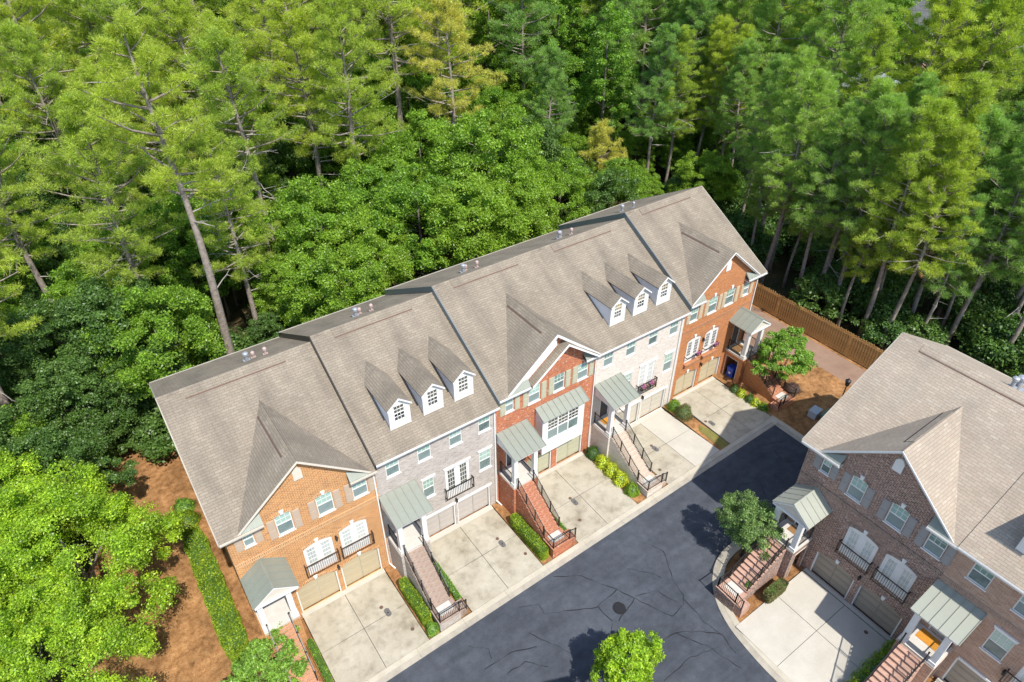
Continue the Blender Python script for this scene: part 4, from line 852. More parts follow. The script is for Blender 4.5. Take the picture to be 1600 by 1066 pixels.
def drive(name, x0, x1, y0, y1, zl, jx=None, jy=None, alt=None, along='y'):
    """slabs from the garage (level zl) down to the kerb (level of the street)"""
    D = structure(empty(name)); g = 0.014
    if along == 'y':
        def z(x, y): t = (y-y0)/(y1-y0); return zl*(1-t)+(gz(x)+0.075)*t
        xs = [x0]+list(jx)+[x1]; ys = [y0]+list(jy)+[y1]
        ap = MB()
        ap.quad((x0,y0-0.02,zl+0.01),(x1,y0-0.02,zl+0.01),(x1,-0.004 if y0>-1 else y0,zl+0.03),(x0,-0.004 if y0>-1 else y0,zl+0.03)).obj('garage_apron', 'concrete_new', D)
    else:
        def z(x, y): t = (x-x0)/(x1-x0); return (gz(x0)+0.105)*(1-t)+zl*t
        xs = [x0]+list(jx)+[x1]; ys = [y0]+list(jy)+[y1]
        MB().quad((x1+0.02,y0,zl+0.01),(XB-0.004,y0,zl+0.03),(XB-0.004,y1,zl+0.03),(x1+0.02,y1,zl+0.01)).obj('garage_apron', 'concrete_new', D)
    for i in range(len(xs)-1):
        for j in range(len(ys)-1):
            a, b = xs[i]+g, xs[i+1]-g; c, d = sorted((ys[j], ys[j+1])); c += g; d -= g
            top = [(a,c,z(a,c)),(b,c,z(b,c)),(b,d,z(b,d)),(a,d,z(a,d))]; bot = [(p[0],p[1],p[2]-0.25) for p in top]; mbb = MB(); mbb.quad(*top)
            for k in range(4): mbb.quad(bot[k], bot[(k+1)%4], top[(k+1)%4], top[k])
            m = 'concrete_new' if alt and (i,j) in alt else 'concrete'; mbb.obj('concrete_slab', m, D)
    MB().quad(*[(x,y,z(x,y)-0.05) for x, y in ((x0,y0),(x1,y0),(x1,y1),(x0,y1))]).obj('joint_bed', 'tar', D)
    return z
Z1 = drive('driveway', 2.35, 7.80, -0.30, -5.96, 0.0, (5.02,), (-3.05,))
Z2 = drive('driveway', 10.72, 16.05, -0.30, -5.96, 0.38, (13.35,), (-3.05,))
Z3 = drive('driveway', 18.90, 24.12, -0.30, -5.96, 0.82, (21.4,), (-3.05,))
Z4 = drive('driveway', 27.02, 32.35, -0.30, -5.96, 0.80, (29.75,), (-3.05,), {(1,0),(1,1)})
Z5 = drive('driveway', 33.45, 38.2, -0.30, -5.96, 1.22, (35.75,), (-3.05,))
ZB = drive('driveway', 22.56, 28.7, -15.75, -21.55, 1.05, (26.05,), (-18.65,), {(0,0),(0,1),(1,0),(1,1)}, 'x')
drive('driveway', 22.56, 28.7, -24.1, -29.9, 1.10, (26.05,), (-27.0,), {(0,0),(0,1),(1,0),(1,1)}, 'x')
sheet('path', [(42.4,8.5),(48.75,8.5),(48.75,-9.4),(46.2,-9.4),(46.05,-4.2),(45.2,-2.4),(43.9,-0.6),(42.9,1.5)], 0.004, 'path')
sheet('lawn_patch', [(32.62,-5.9),(33.38,-5.9),(33.4,-4.0),(33.1,-3.2),(32.7,-3.6)], 0.03, 'lawn')
# planting strip edging mulch between drives 4 and 5 sits a little above the ground
for x0, x1, z0 in ((7.84,8.55,0.05),(16.1,16.85,0.42),(24.16,24.98,0.85),(32.38,33.42,1.0)):
    mbb = MB(); y0, y1 = -0.02, -5.92
    mbb.quad((x0,y1,gz(x0)+0.03),(x1,y1,gz(x1)+0.03),(x1,y0,z0-0.02),(x0,y0,z0-0.02)); structure(mbb.obj('mulch_strip', 'straw'))
for x0, x1, z0 in ((10.05,10.70,0.38),(18.3,18.88,0.82),(26.5,27.0,0.80),(1.85,2.33,0.0)):
    mbb = MB(); mbb.quad((x0,-5.9,gz(x0)+0.03),(x1,-5.9,gz(x1)+0.03),(x1,-1.85,z0-0.03),(x0,-1.85,z0-0.03)); structure(mbb.obj('mulch_strip', 'straw'))
sheet('mulch_bed', [(38.3,0.2),(42.5,0.2),(44.8,-3.2),(46.2,-4.6),(46.2,-13.2),(38.42,-12.2),(38.42,-5.95),(38.3,-5.9)], 0.006, 'straw')
sheet('mulch_bed', [(24.6,-13.4),(26.3,-12.45),(28.9,-12.45),(28.95,-15.2),(25.1,-14.9),(23.5,-16.0),(23.2,-15.6),(23.6,-14.6)], 0.05, 'straw')

# ------------------------------------------------------------------ covers in the paving
def cover(x, y, zf, kind, label, grp=None, base=0.0):
    z = zf(x, y)
    if kind == 'oval':
        o = empty('meter_cover', (x,y,z+0.004)); P = []
        for k in range(20): t = 2*math.pi*k/20; P.append((math.cos(t)*0.17, math.sin(t)*0.17+(0.13 if math.sin(t) > 0 else -0.13)))
        MB().prism(P, 0, 0.015, 'z').obj('lid', 'cover', o); MB().box(-0.04,0.04,-0.06,0.02,0.0152,0.022).obj('reader_port', 'dark', o)
    else:
        r = 0.36 if kind == 'man' else 0.115
        o = empty('manhole_cover' if kind == 'man' else 'cleanout_cover', (x,y,z+0.003))
        MB().cyl(0,0,0,0.012,r,20).obj('lid', 'tar' if kind == 'man' else 'rust', o)
        if kind == 'man':
            MB().cyl(0,0,0,0.006,r*1.18,24).obj('ring', 'tar', o); MB().cyl(0,0,0.0125,0.016,r*0.8,20).obj('lid_pattern','iron',o)
    tag(o, label, 'cover', grp)
nm = ['orange brick townhouse','greige brick townhouse','red brick townhouse with the bay window','white brick townhouse','rust brick townhouse by the fence']
nm[1] = 'greige townhouse'
for i, (zf, o_, r1, r2) in enumerate(((Z1,(6.63,-2.94),(6.46,-2.41),(7.32,-4.78)),(Z2,(14.88,-3.06),(14.85,-2.55),(15.66,-4.57)),(Z3,(20.75,-3.31),(20.69,-2.89),(20.09,-4.66)),(Z4,(28.73,-2.97),(28.73,-2.57),(27.51,-4.65)),(Z5,(33.95,-3.7),(33.72,-3.3),None))):
    cover(*o_, zf, 'oval', f'oval grey meter cover in the drive, {nm[i]}', 'oval meter covers in the driveways')
    cover(*r1, zf, 'round', f'small rusty cover next to the oval one, {nm[i]}', 'round rusty covers in the driveways')
    if r2: cover(*r2, zf, 'round', f'rusty cover near the kerb, {nm[i]}', 'round rusty covers in the driveways')
cover(28.2,-20.35, ZB, 'round', 'small dark cover in the shade before the right garage of the dark brown townhouse')
cover(18.01,-10.92, lambda x, y: gz(x), 'man', 'round dark manhole cover in the middle of the asphalt street')

# ------------------------------------------------------------------ leaves
def mesh_np(name, V, n, mat):
    """V: (k*n,3) vertices, faces of n vertices each"""
    me = bpy.data.meshes.new(name); k = len(V)//n
    me.vertices.add(len(V)); me.vertices.foreach_set('co', np.asarray(V, dtype=np.float32).ravel())
    me.loops.add(len(V)); me.loops.foreach_set('vertex_index', np.arange(len(V), dtype=np.int32))
    me.polygons.add(k); me.polygons.foreach_set('loop_start', np.arange(0, len(V), n, dtype=np.int32))
    me.update(calc_edges=True); me.materials.append(M[mat]); return me
def unit(a): return a/np.maximum(np.linalg.norm(a, axis=1, keepdims=True), 1e-6)
def leaf_quads(C, size, up=0.6, seed=0, asp=0.62, nrm=None):
    r = np.random.default_rng(seed); n = len(C)
    N_ = unit(r.normal(size=(n,3))*(1-up)+np.array([0,0,1.0])*up+(0 if nrm is None else nrm*0.6))
    T = unit(np.cross(N_, r.normal(size=(n,3)))); B = np.cross(N_, T)
    s = (size*r.uniform(0.6,1.3,size=(n,1)))*0.5
    V = np.empty((n,4,3)); V[:,0] = C+T*s; V[:,1] = C+B*s*asp; V[:,2] = C-T*s; V[:,3] = C-B*s*asp
    V[:,0] -= N_*s*0.25; V[:,2] -= N_*s*0.25
    return V.reshape(-1,3)
def clump_points(centres, rad, per, seed, flat=0.75, low=-0.35):
    r = np.random.default_rng(seed); out = []; nr = []
    for c, R_ in zip(centres, rad):
        d = unit(r.normal(size=(per,3))); d[:,2] = np.where(d[:,2] < low, -d[:,2], d[:,2])
        q = d*(R_*r.uniform(0.15,1.0,size=(per,1))**0.45*r.uniform(0.8,1.3,size=(per,1))); q[:,2] *= flat
        out.append(q+c); nr.append(d)
    return np.concatenate(out), np.concatenate(nr)
def crown_mesh(name, H, R_, z0, K, per, size, mat, seed, lump=0.25, cr=(0.5,1.0), up=0.45, taper=0.0):
    """broadleaf crown: leaf clumps spread through an uneven ovoid from z0 to H"""
    r = np.random.default_rng(seed); a = r.uniform(0,2*math.pi,4); cs = []; rs = []
    while len(cs) < K:
        d = r.normal(size=3); d /= np.linalg.norm(d); rr = r.uniform(0.25,1.0)**0.4
        if d[2] < -0.5: continue
        th = math.atan2(d[1], d[0]); w = 1+lump*(math.sin(2*th+a[0])+0.7*math.sin(3*th+a[1]+d[2]*2)+0.6*math.sin(5*th+a[2]+3*d[2]))/1.6
        zz = 0.5+0.5*d[2]*rr; w *= 1-taper*max(0, zz-0.3)
        cs.append((d[0]*rr*R_*w, d[1]*rr*R_*w, z0+(H-z0)*zz)); rs.append(r.uniform(*cr)*(0.75+0.25*R_/4))
    P, nr = clump_points(np.array(cs), np.array(rs), per, seed+1)
    return mesh_np(name, leaf_quads(P, size, up, seed+2, nrm=nr), 4, mat)
def trunk_mesh(H, r0, seed, bark='bark', limbs=6, z0=0.4, spread=2.0, lean=0.2, nb=7):
    r = random.Random(seed); mb = MB(); lx, ly = r.uniform(-lean,lean), r.uniform(-lean,lean)
    pts = [(lx*(k/6)**1.5+r.uniform(-.04,.04), ly*(k/6)**1.5+r.uniform(-.04,.04), H*k/6-(0.3 if k == 0 else 0)) for k in range(7)]
    mb.tube(pts, [r0*(1.25 if k == 0 else 1-0.8*k/6) for k in range(7)], nb)
    for k in range(limbs):
        t = z0+(0.95-z0)*(k+r.random())/limbs; z = H*t; a = r.uniform(0,6.283); s = spread*(1.1-t)*r.uniform(0.7,1.3)+0.4
        p = Vector((lx*t**1.5, ly*t**1.5, z)); q = p+Vector((math.cos(a)*s, math.sin(a)*s, s*0.45)); m = p.lerp(q,0.5)+Vector((0,0,0.12*s))
        mb.tube([p,m,q], [r0*0.4*(1.2-t), r0*0.28*(1.2-t), r0*0.1], 5)
    return mb.mesh('trunk', bark, True)
def pine_meshes(H, R_, zc, nbr, seed, mat, tuft=0.42, groups=(4,8), needles=13, per=7, dead=0, bark='bark', r0=0.26, shape=0.8, wid=0.055, lean=0.5, upb=0.25):
    """pine: whorled limbs that carry fans of needle tufts; returns trunk mesh, crown mesh, dead-limb mesh"""
    r = np.random.default_rng(seed); rr = random.Random(seed)
    lx, ly = rr.uniform(-lean,lean), rr.uniform(-lean,lean); S = lambda t: Vector((lx*t*t+0.15*math.sin(t*7+seed), ly*t*t+0.15*math.cos(t*6), H*t))
    mb = MB(); mb.tube([S(k/10)-Vector((0,0,0.4 if k == 0 else 0)) for k in range(11)], [r0*(1.2 if k == 0 else (1-0.85*(k/10)**1.2)) for k in range(11)], 8)
    tips = []; dirs = []
    for k in range(nbr):
        u = (k+rr.random())/nbr; t = zc+(0.985-zc)*u; a = k*2.399+rr.uniform(-.5,.5)
        ln = R_*((1-u**1.6)**shape*0.92+0.16)*rr.uniform(0.5,1.18); ln *= min(1, 0.55+u*3)
        p = S(t); up = 0.16+0.6*u+rr.uniform(-.26,.26); d = Vector((math.cos(a), math.sin(a), up)).normalized()
        q = p+d*ln; m = p+d*ln*0.5+Vector((0,0,-0.05*ln)); mb.tube([p,m,q], [0.075*(1.2-u*0.8)*r0/0.26, 0.05*r0/0.26, 0.02], 4, False)
        ng = rr.randint(*groups)
        for g in range(ng):
            f = 1-0.62*(g/ng)**0.9; base = p.lerp(q, f); side = Vector((-math.sin(a), math.cos(a), 0))
            off = side*rr.uniform(-1,1)*ln*0.30*(1.15-f+0.25)+Vector((0,0,rr.uniform(-0.25,0.6)))
            c = base+off; mb.bar(tuple(base), tuple(c), 0.022) if off.length > 0.15 else None
            rad = rr.uniform(0.30,0.62)*(0.8+R_/12)
            tips.append((c.x, c.y, c.z)); dirs.append(rad)
    tips = np.array(tips); rads = np.array(dirs); nn = needles*per
    E_ = unit(r.normal(size=(len(tips)*nn,3))); E_[:,2] = E_[:,2]*0.8+upb; E_ = unit(E_); Rr = np.repeat(rads, nn)[:,None]
    C = np.repeat(tips, nn, 0)+E_*Rr*r.uniform(0.15,0.75,size=(len(E_),1))*np.array([1,1,0.75]); D = unit(E_+r.normal(size=E_.shape)*0.35+np.array([0,0,upb*0.6]))
    Sd = unit(np.cross(D, r.normal(size=D.shape)))*wid*0.5; ln = tuft*r.uniform(0.6,1.1,size=(len(D),1))
    V = np.empty((len(D),3,3)); V[:,0] = C+Sd; V[:,1] = C-Sd; V[:,2] = C+D*ln
    crown = mesh_np('crown', V.reshape(-1,3), 3, mat); dm = None
    if dead:
        dm = []
        for k in range(dead):
            db = MB(); t = rr.uniform(zc*0.55, zc+0.3); a = rr.uniform(0,6.28); ln = rr.uniform(1.2,3.6); p = S(t)
            pts = [p]; d = Vector((math.cos(a), math.sin(a), rr.uniform(-.2,.25)))
            for s in range(4): pts.append(pts[-1]+d*ln/4+Vector((rr.uniform(-.15,.15),rr.uniform(-.15,.15),rr.uniform(-.15,.1)))*ln*0.3)
            db.tube(pts, [0.06,0.048,0.036,0.026,0.012], 4, False)
            for s in (2,3): e = pts[s]+Vector((rr.uniform(-1,1),rr.uniform(-1,1),rr.uniform(-.4,.5)))*ln*0.3; db.tube([pts[s], e], [0.028,0.01], 4, False)
            dm.append(db.mesh('dead_branch', 'deadwood'))
    return mb.mesh('trunk', bark, True), crown, dm
def tree(name, meshes, x, y, z=None, rot=0.0, s=1.0, sz=None, label='', cat='tree', group=None):
    e = empty(name, (x, y, gz(x)-0.05 if z is None else z), rot); e.scale = (s, s, sz or s)
    for m in [a for b in meshes for a in (b if isinstance(b, list) else [b])]:
        if m is not None: put(m.name.split('.')[0], m, e)
    return tag(e, label, cat, group)

PA = [pine_meshes(25, 5.0, 0.42, 58, 11+i, 'pine_a', 0.28, (6,9), 17, 9, dead=10, r0=0.33, wid=0.036) for i in range(4)]
PX = pine_meshes(27, 4.6, 0.60, 30, 17, 'pine_a', 0.30, (5,8), 19, 10, dead=9, r0=0.36, wid=0.036, lean=0.9)
PX2 = pine_meshes(23, 4.4, 0.55, 32, 23, 'pine_a', 0.30, (5,8), 19, 10, dead=12, r0=0.32, wid=0.036, lean=0.6)
PBm = [pine_meshes(19.5, 3.1, 0.40, 74, 31+i, 'pine_b', 0.27, (4,7), 17, 9, dead=2, r0=0.21, shape=0.6, wid=0.034, lean=0.8, upb=0.5) for i in range(5)]
PBy = [(a, (lambda m: (m.materials.clear(), m.materials.append(M['pine_a']), m)[2])(c.copy()), d) for a, c, d in PBm[:3]]
PG = pine_meshes(23, 5.6, 0.42, 38, 61, 'pine_y', 0.30, (6,10), 19, 10, dead=9, r0=0.32, wid=0.036)
PG2 = pine_meshes(11, 3.6, 0.25, 34, 63, 'pine_y', 0.28, (5,8), 18, 9, r0=0.2, wid=0.036)
BR = [(trunk_mesh(9, 0.20, 70+i, 'bark_d', 8, 0.3, 3.0), crown_mesh('crown', 12.0, 4.1, 2.2, 150, 280, 0.17, 'leaf_a', 70+i*5, cr=(0.35,0.8), up=0.3)) for i in range(3)]
BD = [(trunk_mesh(8, 0.18, 80+i, 'bark_d', 7, 0.3, 2.6), crown_mesh('crown', 10.5, 3.7, 1.2, 135, 280, 0.17, 'leaf_d', 90+i*5, cr=(0.35,0.8), up=0.3)) for i in range(3)]
BV = [(trunk_mesh(17, 0.3, 85+i, 'bark_d', 8, 0.3, 2.6), crown_mesh('crown', 20.0, 3.6, 4.0, 160, 280, 0.18, 'leaf_a', 120+i*5, 0.5, cr=(0.35,0.8), up=0.3)) for i in range(2)]
BS = [(trunk_mesh(2.2, 0.06, 90+i, 'bark_d', 5, 0.2, 1.4), crown_mesh('crown', 3.6, 2.1, 0.1, 45, 90, 0.26, 'leaf_d', 150+i*5)) for i in range(3)]

# camera frustum test, so that only woods the picture can show are planted
_C = np.array(cam.location); _f = 1067.0
def pr(x, y, z):
    d = Vector((x,y,z))-cam.location; k = d.dot(_F)
    if k < 0.5: return None
    return 800+_f*d.dot(_R2)/k, 533-_f*d.dot(_U2)/k
def seen(x, y, h, m=90):
    for z in (0, h*0.5, h):
        p = pr(x,y,z)
        if p and -m < p[0] < 1600+m and -m-40 < p[1] < 1066+m: return True
    return False
keep_out = []      # (x, y, r) discs and the built-up block
def free(x, y, r):
    if -9.0 < x < 50.6 and -50 < y < 17.6: return False
    if -32 < x < -8 and -20 < y < 14.5: return False
    return all(math.hypot(x-a, y-b) > c+r for a, b, c in keep_out)

# named trees of the woods, set where the photograph shows them
tree('pine_tree', PX, 6.0, 22.0, rot=0.4, s=1.06, label='tall pine whose long bare trunk rises just behind the orange brick townhouse', group=None); keep_out += [(6.0,22.0,2.6),(5.6,19.5,2.4),(5.4,17.8,2.4)]
tree('pine_tree', PX2, 14.2, 35.0, rot=2.0, s=1.05, label='pine with a mid-length bare trunk right of the tallest trunk, above the greige roof'); keep_out.append((14.2,35,2.6))
tree('golden_pine_tree', PG, 37.5, 39.5, rot=0.7, s=1.02, label='golden yellow pine with open tiers and bare trunk, top centre of the woods'); keep_out.append((37.5,39.5,4.5))
tree('golden_pine_tree', PG2, 49.0, 27.5, rot=1.7, s=0.95, label='yellow-green bushy pine behind the ridge of the white brick townhouse'); keep_out.append((49,27.5,2.8))
for i, (x, y, s, k) in enumerate(((33.4,26.4,1.38,0),(24.6,24.0,1.15,1),(18.4,22.4,1.0,2),(39.5,22.6,0.95,1),(31.0,35.0,1.15,2))):
    tree('broadleaf_tree', BR[k], x, y, rot=i*1.3, s=s, label=['large full-crowned broadleaf tree directly behind the red brick townhouse roof','broadleaf tree second row behind the red townhouse, left of the largest crown','bright broadleaf tree behind the greige townhouse roof','smaller broadleaf tree behind the roof vents of the white townhouse','broadleaf tree behind the largest crown, below the golden pine'][i]); keep_out.append((x,y,3.0*s))
for i, (x, y) in enumerate(((54,33),(58,47),(52,54))):
    tree('vine_covered_tree', BV[i%2], x, y, rot=i*2.0, s=1.05+0.08*i, label=['vine-draped tall tree right of the golden pine, nearest of three','vine-draped tall tree, rightmost of three right of the golden pine','vine-draped tall tree, farthest of three right of the golden pine'][i]); keep_out.append((x,y,3.0))
# pines in a row behind the wooden fence: their trunks show
row = [(52.2,6.3),(53.8,4.9),(52.1,2.7),(53.1,1.0),(52.8,-0.6),(56.4,-0.9),(52.5,-3.9),(52.7,-6.1),(56.1,-6.0),(57.7,-8.0),(56.4,-9.5),(57.0,-13.3),(55.7,26.6),(58.4,25.9),(63.0,25.6),(63.1,22.2),(61.9,19.8),(58.9,14.8),(56.2,10.4),(59.8,-12.2),(54.9,1.8),(51.8,-2.2),(54.9,-3.3),(58.6,-3.2),(55.0,7.6),(53.6,9.4),(60.6,-6.4),(54.4,-7.9)]
for i, (x, y) in enumerate(row):
    thin = i in (1, 5, 9, 20, 21, 22, 25, 27)
    tree('pine_tree', (PBm+PBy)[i % 8], x, y, rot=i*1.9, s=(0.72 if thin else random.uniform(0.92,1.05)), label='slender pine with bare grey trunk in the row behind the wooden fence', group='slender pines behind the wooden fence'); keep_out.append((x,y,1.4))
keep_out += [(69.5,-3.0,5.0),(66,-1.5,3.0),(112,42,6.5),(137,38,9),(96,22,5.5),(118,62,7),(79,17.5,4)]
# the rest of the woods
cnt = {'pa':0,'pb':0,'br':0,'bd':0}; far_lab = {}
def blocks_view(x, y, d, h):
    """the gaps in the canopy through which the far houses show"""
    for x0, y0, x1, y1, dd in ((1274,66,1308,108,115),(1410,14,1540,62,140),(1345,180,1385,215,95)):
        for z in (0.55, 0.8, 1.0):
            p = pr(x, y, gz(x)+h*z)
            if p and d < dd+6 and x0-8 < p[0] < x1+8 and y0-4 < p[1] < y1+6: return True
    return False
def plant():
    step = 4.1; pts = []
    for i in range(-34, 66):
        for j in range(-9, 46):
            x = i*step+random.uniform(-1.7,1.7)+(step/2 if j % 2 else 0); y = j*step+random.uniform(-1.7,1.7)
            d = math.hypot(x+0.4, y+26.0)
            if d > 165: continue
            if d > 92 and (i+j) % 2: continue
            if d > 120 and i % 2: continue
            pts.append((x, y, d))
    for x, y, d in pts:
        if not seen(x, y, 18): continue
        big = 1.0 if d < 75 else (1.25 if d < 120 else 1.5)
        ang = math.degrees(math.atan2(x+0.4, y+26.0)); rot = random.uniform(0, 6.28); u = random.random()
        if d > 118: k = 'br' if u < 0.6 else 'bd'
        elif ang > 46 or (x > 51): k = 'pb' if u < 0.86 else 'br'
        elif ang > 32: k = 'br' if u < 0.62 else ('bd' if u < 0.8 else 'pb')
        else: k = 'pa' if u < 0.42 else ('br' if u < 0.80 else 'bd')
        if x > 49 and y < 30 and x < 62 : k = 'bs'
        if k == 'pa' and x < 4 and y < 18: k = 'bd'
        if k == 'pa' and y < 21: k = 'br'
        r_ = {'pa':2.0,'pb':1.3,'br':1.9,'bd':1.8,'bs':0.6}[k]*big*0.8
        if not free(x, y, r_) or blocks_view(x, y, d, 18 if k in ('pa','pb') else 11): continue
        s = random.uniform(0.85,1.2)*big; q = random.randrange(60)
        if k == 'pa': tree('pine_tree', PA[q%4], x, y, rot=rot, s=s*0.93, label='yellow-green pine in the dense woods behind the long row of townhouses', group='yellow-green pines of the woods'); keep_out.append((x,y,1.9*s))
        elif k == 'pb': tree('pine_tree', (PBm+PBm+PBy)[q%13], x, y, rot=rot, s=s, label='slender pine in the plantation on the right, beyond the fence row', group='plantation pines beyond the fence'); keep_out.append((x,y,1.35*s))
        elif k == 'br': tree('broadleaf_tree', BR[q%3], x, y, rot=rot, s=s*random.uniform(0.75,1.05), label='mid green broadleaf tree among the pines of the woods', group='mid green broadleaf trees of the woods'); keep_out.append((x,y,1.7*s))
        elif k == 'bd': tree('broadleaf_tree', BD[q%3], x, y, rot=rot, s=s, label='dark green broadleaf tree low in the woods', group='dark broadleaf trees of the woods'); keep_out.append((x,y,1.7*s))
        cnt[k] = cnt.get(k,0)+1
plant()
nf = 0
for i in range(900):                            # young broadleaf trees in the gaps between the pines
    x = random.uniform(-60,110); y = random.uniform(18.5,105); d = math.hypot(x+0.4,y+26)
    if d > 120 or not seen(x, y, 7, 20): continue
    if not free(x, y, 0.1) or blocks_view(x, y, d, 7): continue
    k = random.randrange(3); s = random.uniform(0.5,0.8); P_ = BR if random.random() < 0.65 else BD
    tree('young_broadleaf_tree', P_[k], x, y, rot=random.uniform(0,6.28), s=s, label='young broadleaf tree filling a gap between the pines', group='young broadleaf trees under the pines'); keep_out.append((x,y,1.5*s)); nf += 1
    if nf >= 170: break
for i in range(150):                            # understorey shrubs where the ground would show between trunks
    if i < 85: x = random.uniform(51.6,68); y = random.uniform(-20,24)
    else: x = random.uniform(-14,46); y = random.uniform(18.3,23)
    if (math.hypot(x-69.5,y+3) < 6.5) or (i >= 85 and -9 < x < 44 and y < 18.6): continue
    if not seen(x, y, 3): continue
    s = random.uniform(0.7,1.15); tree('understorey_shrub', BS[i%3], x, y, rot=random.uniform(0,6.28), s=s, label='dark leafy shrub on the shaded woodland floor', cat='shrub', group='dark shrubs of the woodland floor')
ORD = ['first','second','third','fourth','fifth','sixth','seventh','eighth','ninth','tenth','eleventh','twelfth','thirteenth','fourteenth','fifteenth','sixteenth','seventeenth','eighteenth','nineteenth']
TEN = ['','','twent','thirt','fort','fift','sixt','sevent','eight','ninet']
def ordinal(n):
    if n > 98: return 'hundred and '+ordinal(n-100) if n > 99 else 'hundredth'
    if n < 19: return ORD[n]
    n += 1; return TEN[n//10]+('ieth' if n % 10 == 0 else 'y-'+ORD[n % 10-1])
def label_by_place(groups):
    for gname, (what, hh) in groups.items():
        bands = {}
        for o in bpy.data.objects:
            if o.get('group') == gname:
                p = pr(o.location.x, o.location.y, o.location.z+hh*o.scale[2]) or (0, 0); b = 'top' if p[1] < 60 else ('upper' if p[1] < 180 else ('middle' if p[1] < 320 else 'lower'))
                bands.setdefault(b, []).append((p[0], o))
        for b, l in bands.items():
            l.sort(key=lambda t: t[0])
            for k, (x, o) in enumerate(l): o['label'] = f'{what}, {ordinal(k)} from the left in the {b} band of trees'
def _lab(): label_by_place({'young broadleaf trees under the pines': ('young broadleaf tree', 5), 'yellow-green pines of the woods': ('yellow-green pine', 18), 'plantation pines beyond the fence': ('slender green pine', 14), 'mid green broadleaf trees of the woods': ('mid green broadleaf tree', 9), 'dark broadleaf trees of the woods': ('dark green broadleaf tree', 8), 'slender pines behind the wooden fence': ('slender pine behind the fence', 3), 'dark shrubs of the woodland floor': ('dark woodland shrub', 1.5)})

for i, (x, y) in enumerate(((2.2,19.0),(4.4,19.6),(8.3,19.8),(10.6,19.0),(12.8,20.2),(7.6,23.6),(4.0,23.4),(0.6,21.2),(10.2,23.4),(5.4,26.0))):
    tree('understorey_shrub', BS[i%3], x, y, rot=i*1.1, s=1.0+0.06*(i%4), label='dark leafy shrub on the shaded woodland floor', cat='shrub', group='dark shrubs of the woodland floor')
_lab()
# maples in the lower left corner
MP = [(trunk_mesh(8, 0.25, 201+i, 'bark_d', 9, 0.2, 3.5), crown_mesh('crown', 11.0, 4.9, 1.0, 230, 430, 0.13, 'leaf_m', 300+7*i, 0.3, (0.35,0.8), 0.3)) for i in range(2)]
tree('maple_tree', MP[0], -7.0, 6.6, rot=0.3, s=0.98, label='big bright yellow-green maple in the lower left, beside the orange brick townhouse')
tree('maple_tree', MP[1], -11.2, 10.6, rot=2.1, s=0.95, label='bright maple at the left edge, behind the biggest one')
tree('maple_tree', MP[0], -9.6, 1.2, rot=4.0, s=0.88, label='bright maple at the lower left corner of the picture')
tree('maple_tree', MP[1], -16.0, 4.5, rot=5.0, s=1.0, label='bright maple cut by the left edge, middle one of the left group')
tree('maple_tree', MP[0], -14.5, -3.5, rot=1.0, s=0.9, label='bright maple cut by the lower left corner of the frame')
tree('maple_tree', MP[0], -18.0, 12.5, rot=3.0, s=0.9, label='bright maple cut by the left edge, farthest one of the left group')
for i, (x, y, s) in enumerate(((-6.8,14.6,0.85),(-4.6,20.8,0.75),(-11.5,17.0,1.0))):
    tree('broadleaf_tree', BD[i], x, y, rot=i, s=s, label=['dark tree between the maples and the straw-covered slope','small dark tree at the top of the straw-covered slope','dark tree behind the maples at the left edge'][i])
# small ornamental trees
def small_tree(x, y, H, R_, z0, mat, seed, label, K=60, per=150, size=0.16, stems=4, name='ornamental_tree', taper=0.0, lump=0.3):
    mb = MB(); r = random.Random(seed)
    for k in range(stems):
        a = 6.28*k/stems; pts = [(0.05*math.cos(a),0.05*math.sin(a),-0.2)]
        for q in (0.3,0.6,1.0): pts.append((math.cos(a)*R_*0.4*q+r.uniform(-.1,.1), math.sin(a)*R_*0.4*q+r.uniform(-.1,.1), H*0.8*q))
        mb.tube(pts, [0.05,0.04,0.03,0.012], 6)
    return tree(name, (mb.mesh('trunk','bark_d',True), crown_mesh('crown', H, R_, z0, K, per, size, mat, seed, lump, (0.22,0.42), 0.35, taper)), x, y, label=label)
small_tree(26.55,-12.75,5.1,1.65,1.1,'leaf_c',401,'small feathery green tree in the kerb-side bed by the dark brown townhouse steps', 150, 150, 0.10, 5)
small_tree(41.0,-3.9,5.4,2.35,1.5,'leaf_s',411,'round bright green tree in the mulch beside the end townhouse steps', 170, 130, 0.15, 3)
small_tree(15.05,-14.5,4.5,1.75,0.7,'leaf_m',421,'bright green tree at the bottom edge of the picture, beyond the street', 140, 130, 0.14, 4, taper=0.3)
small_tree(-0.45,-3.2,3.4,2.0,0.2,'leaf_s',431,'low spreading green tree beside the brick steps at the bottom left', 130, 150, 0.14, 6)

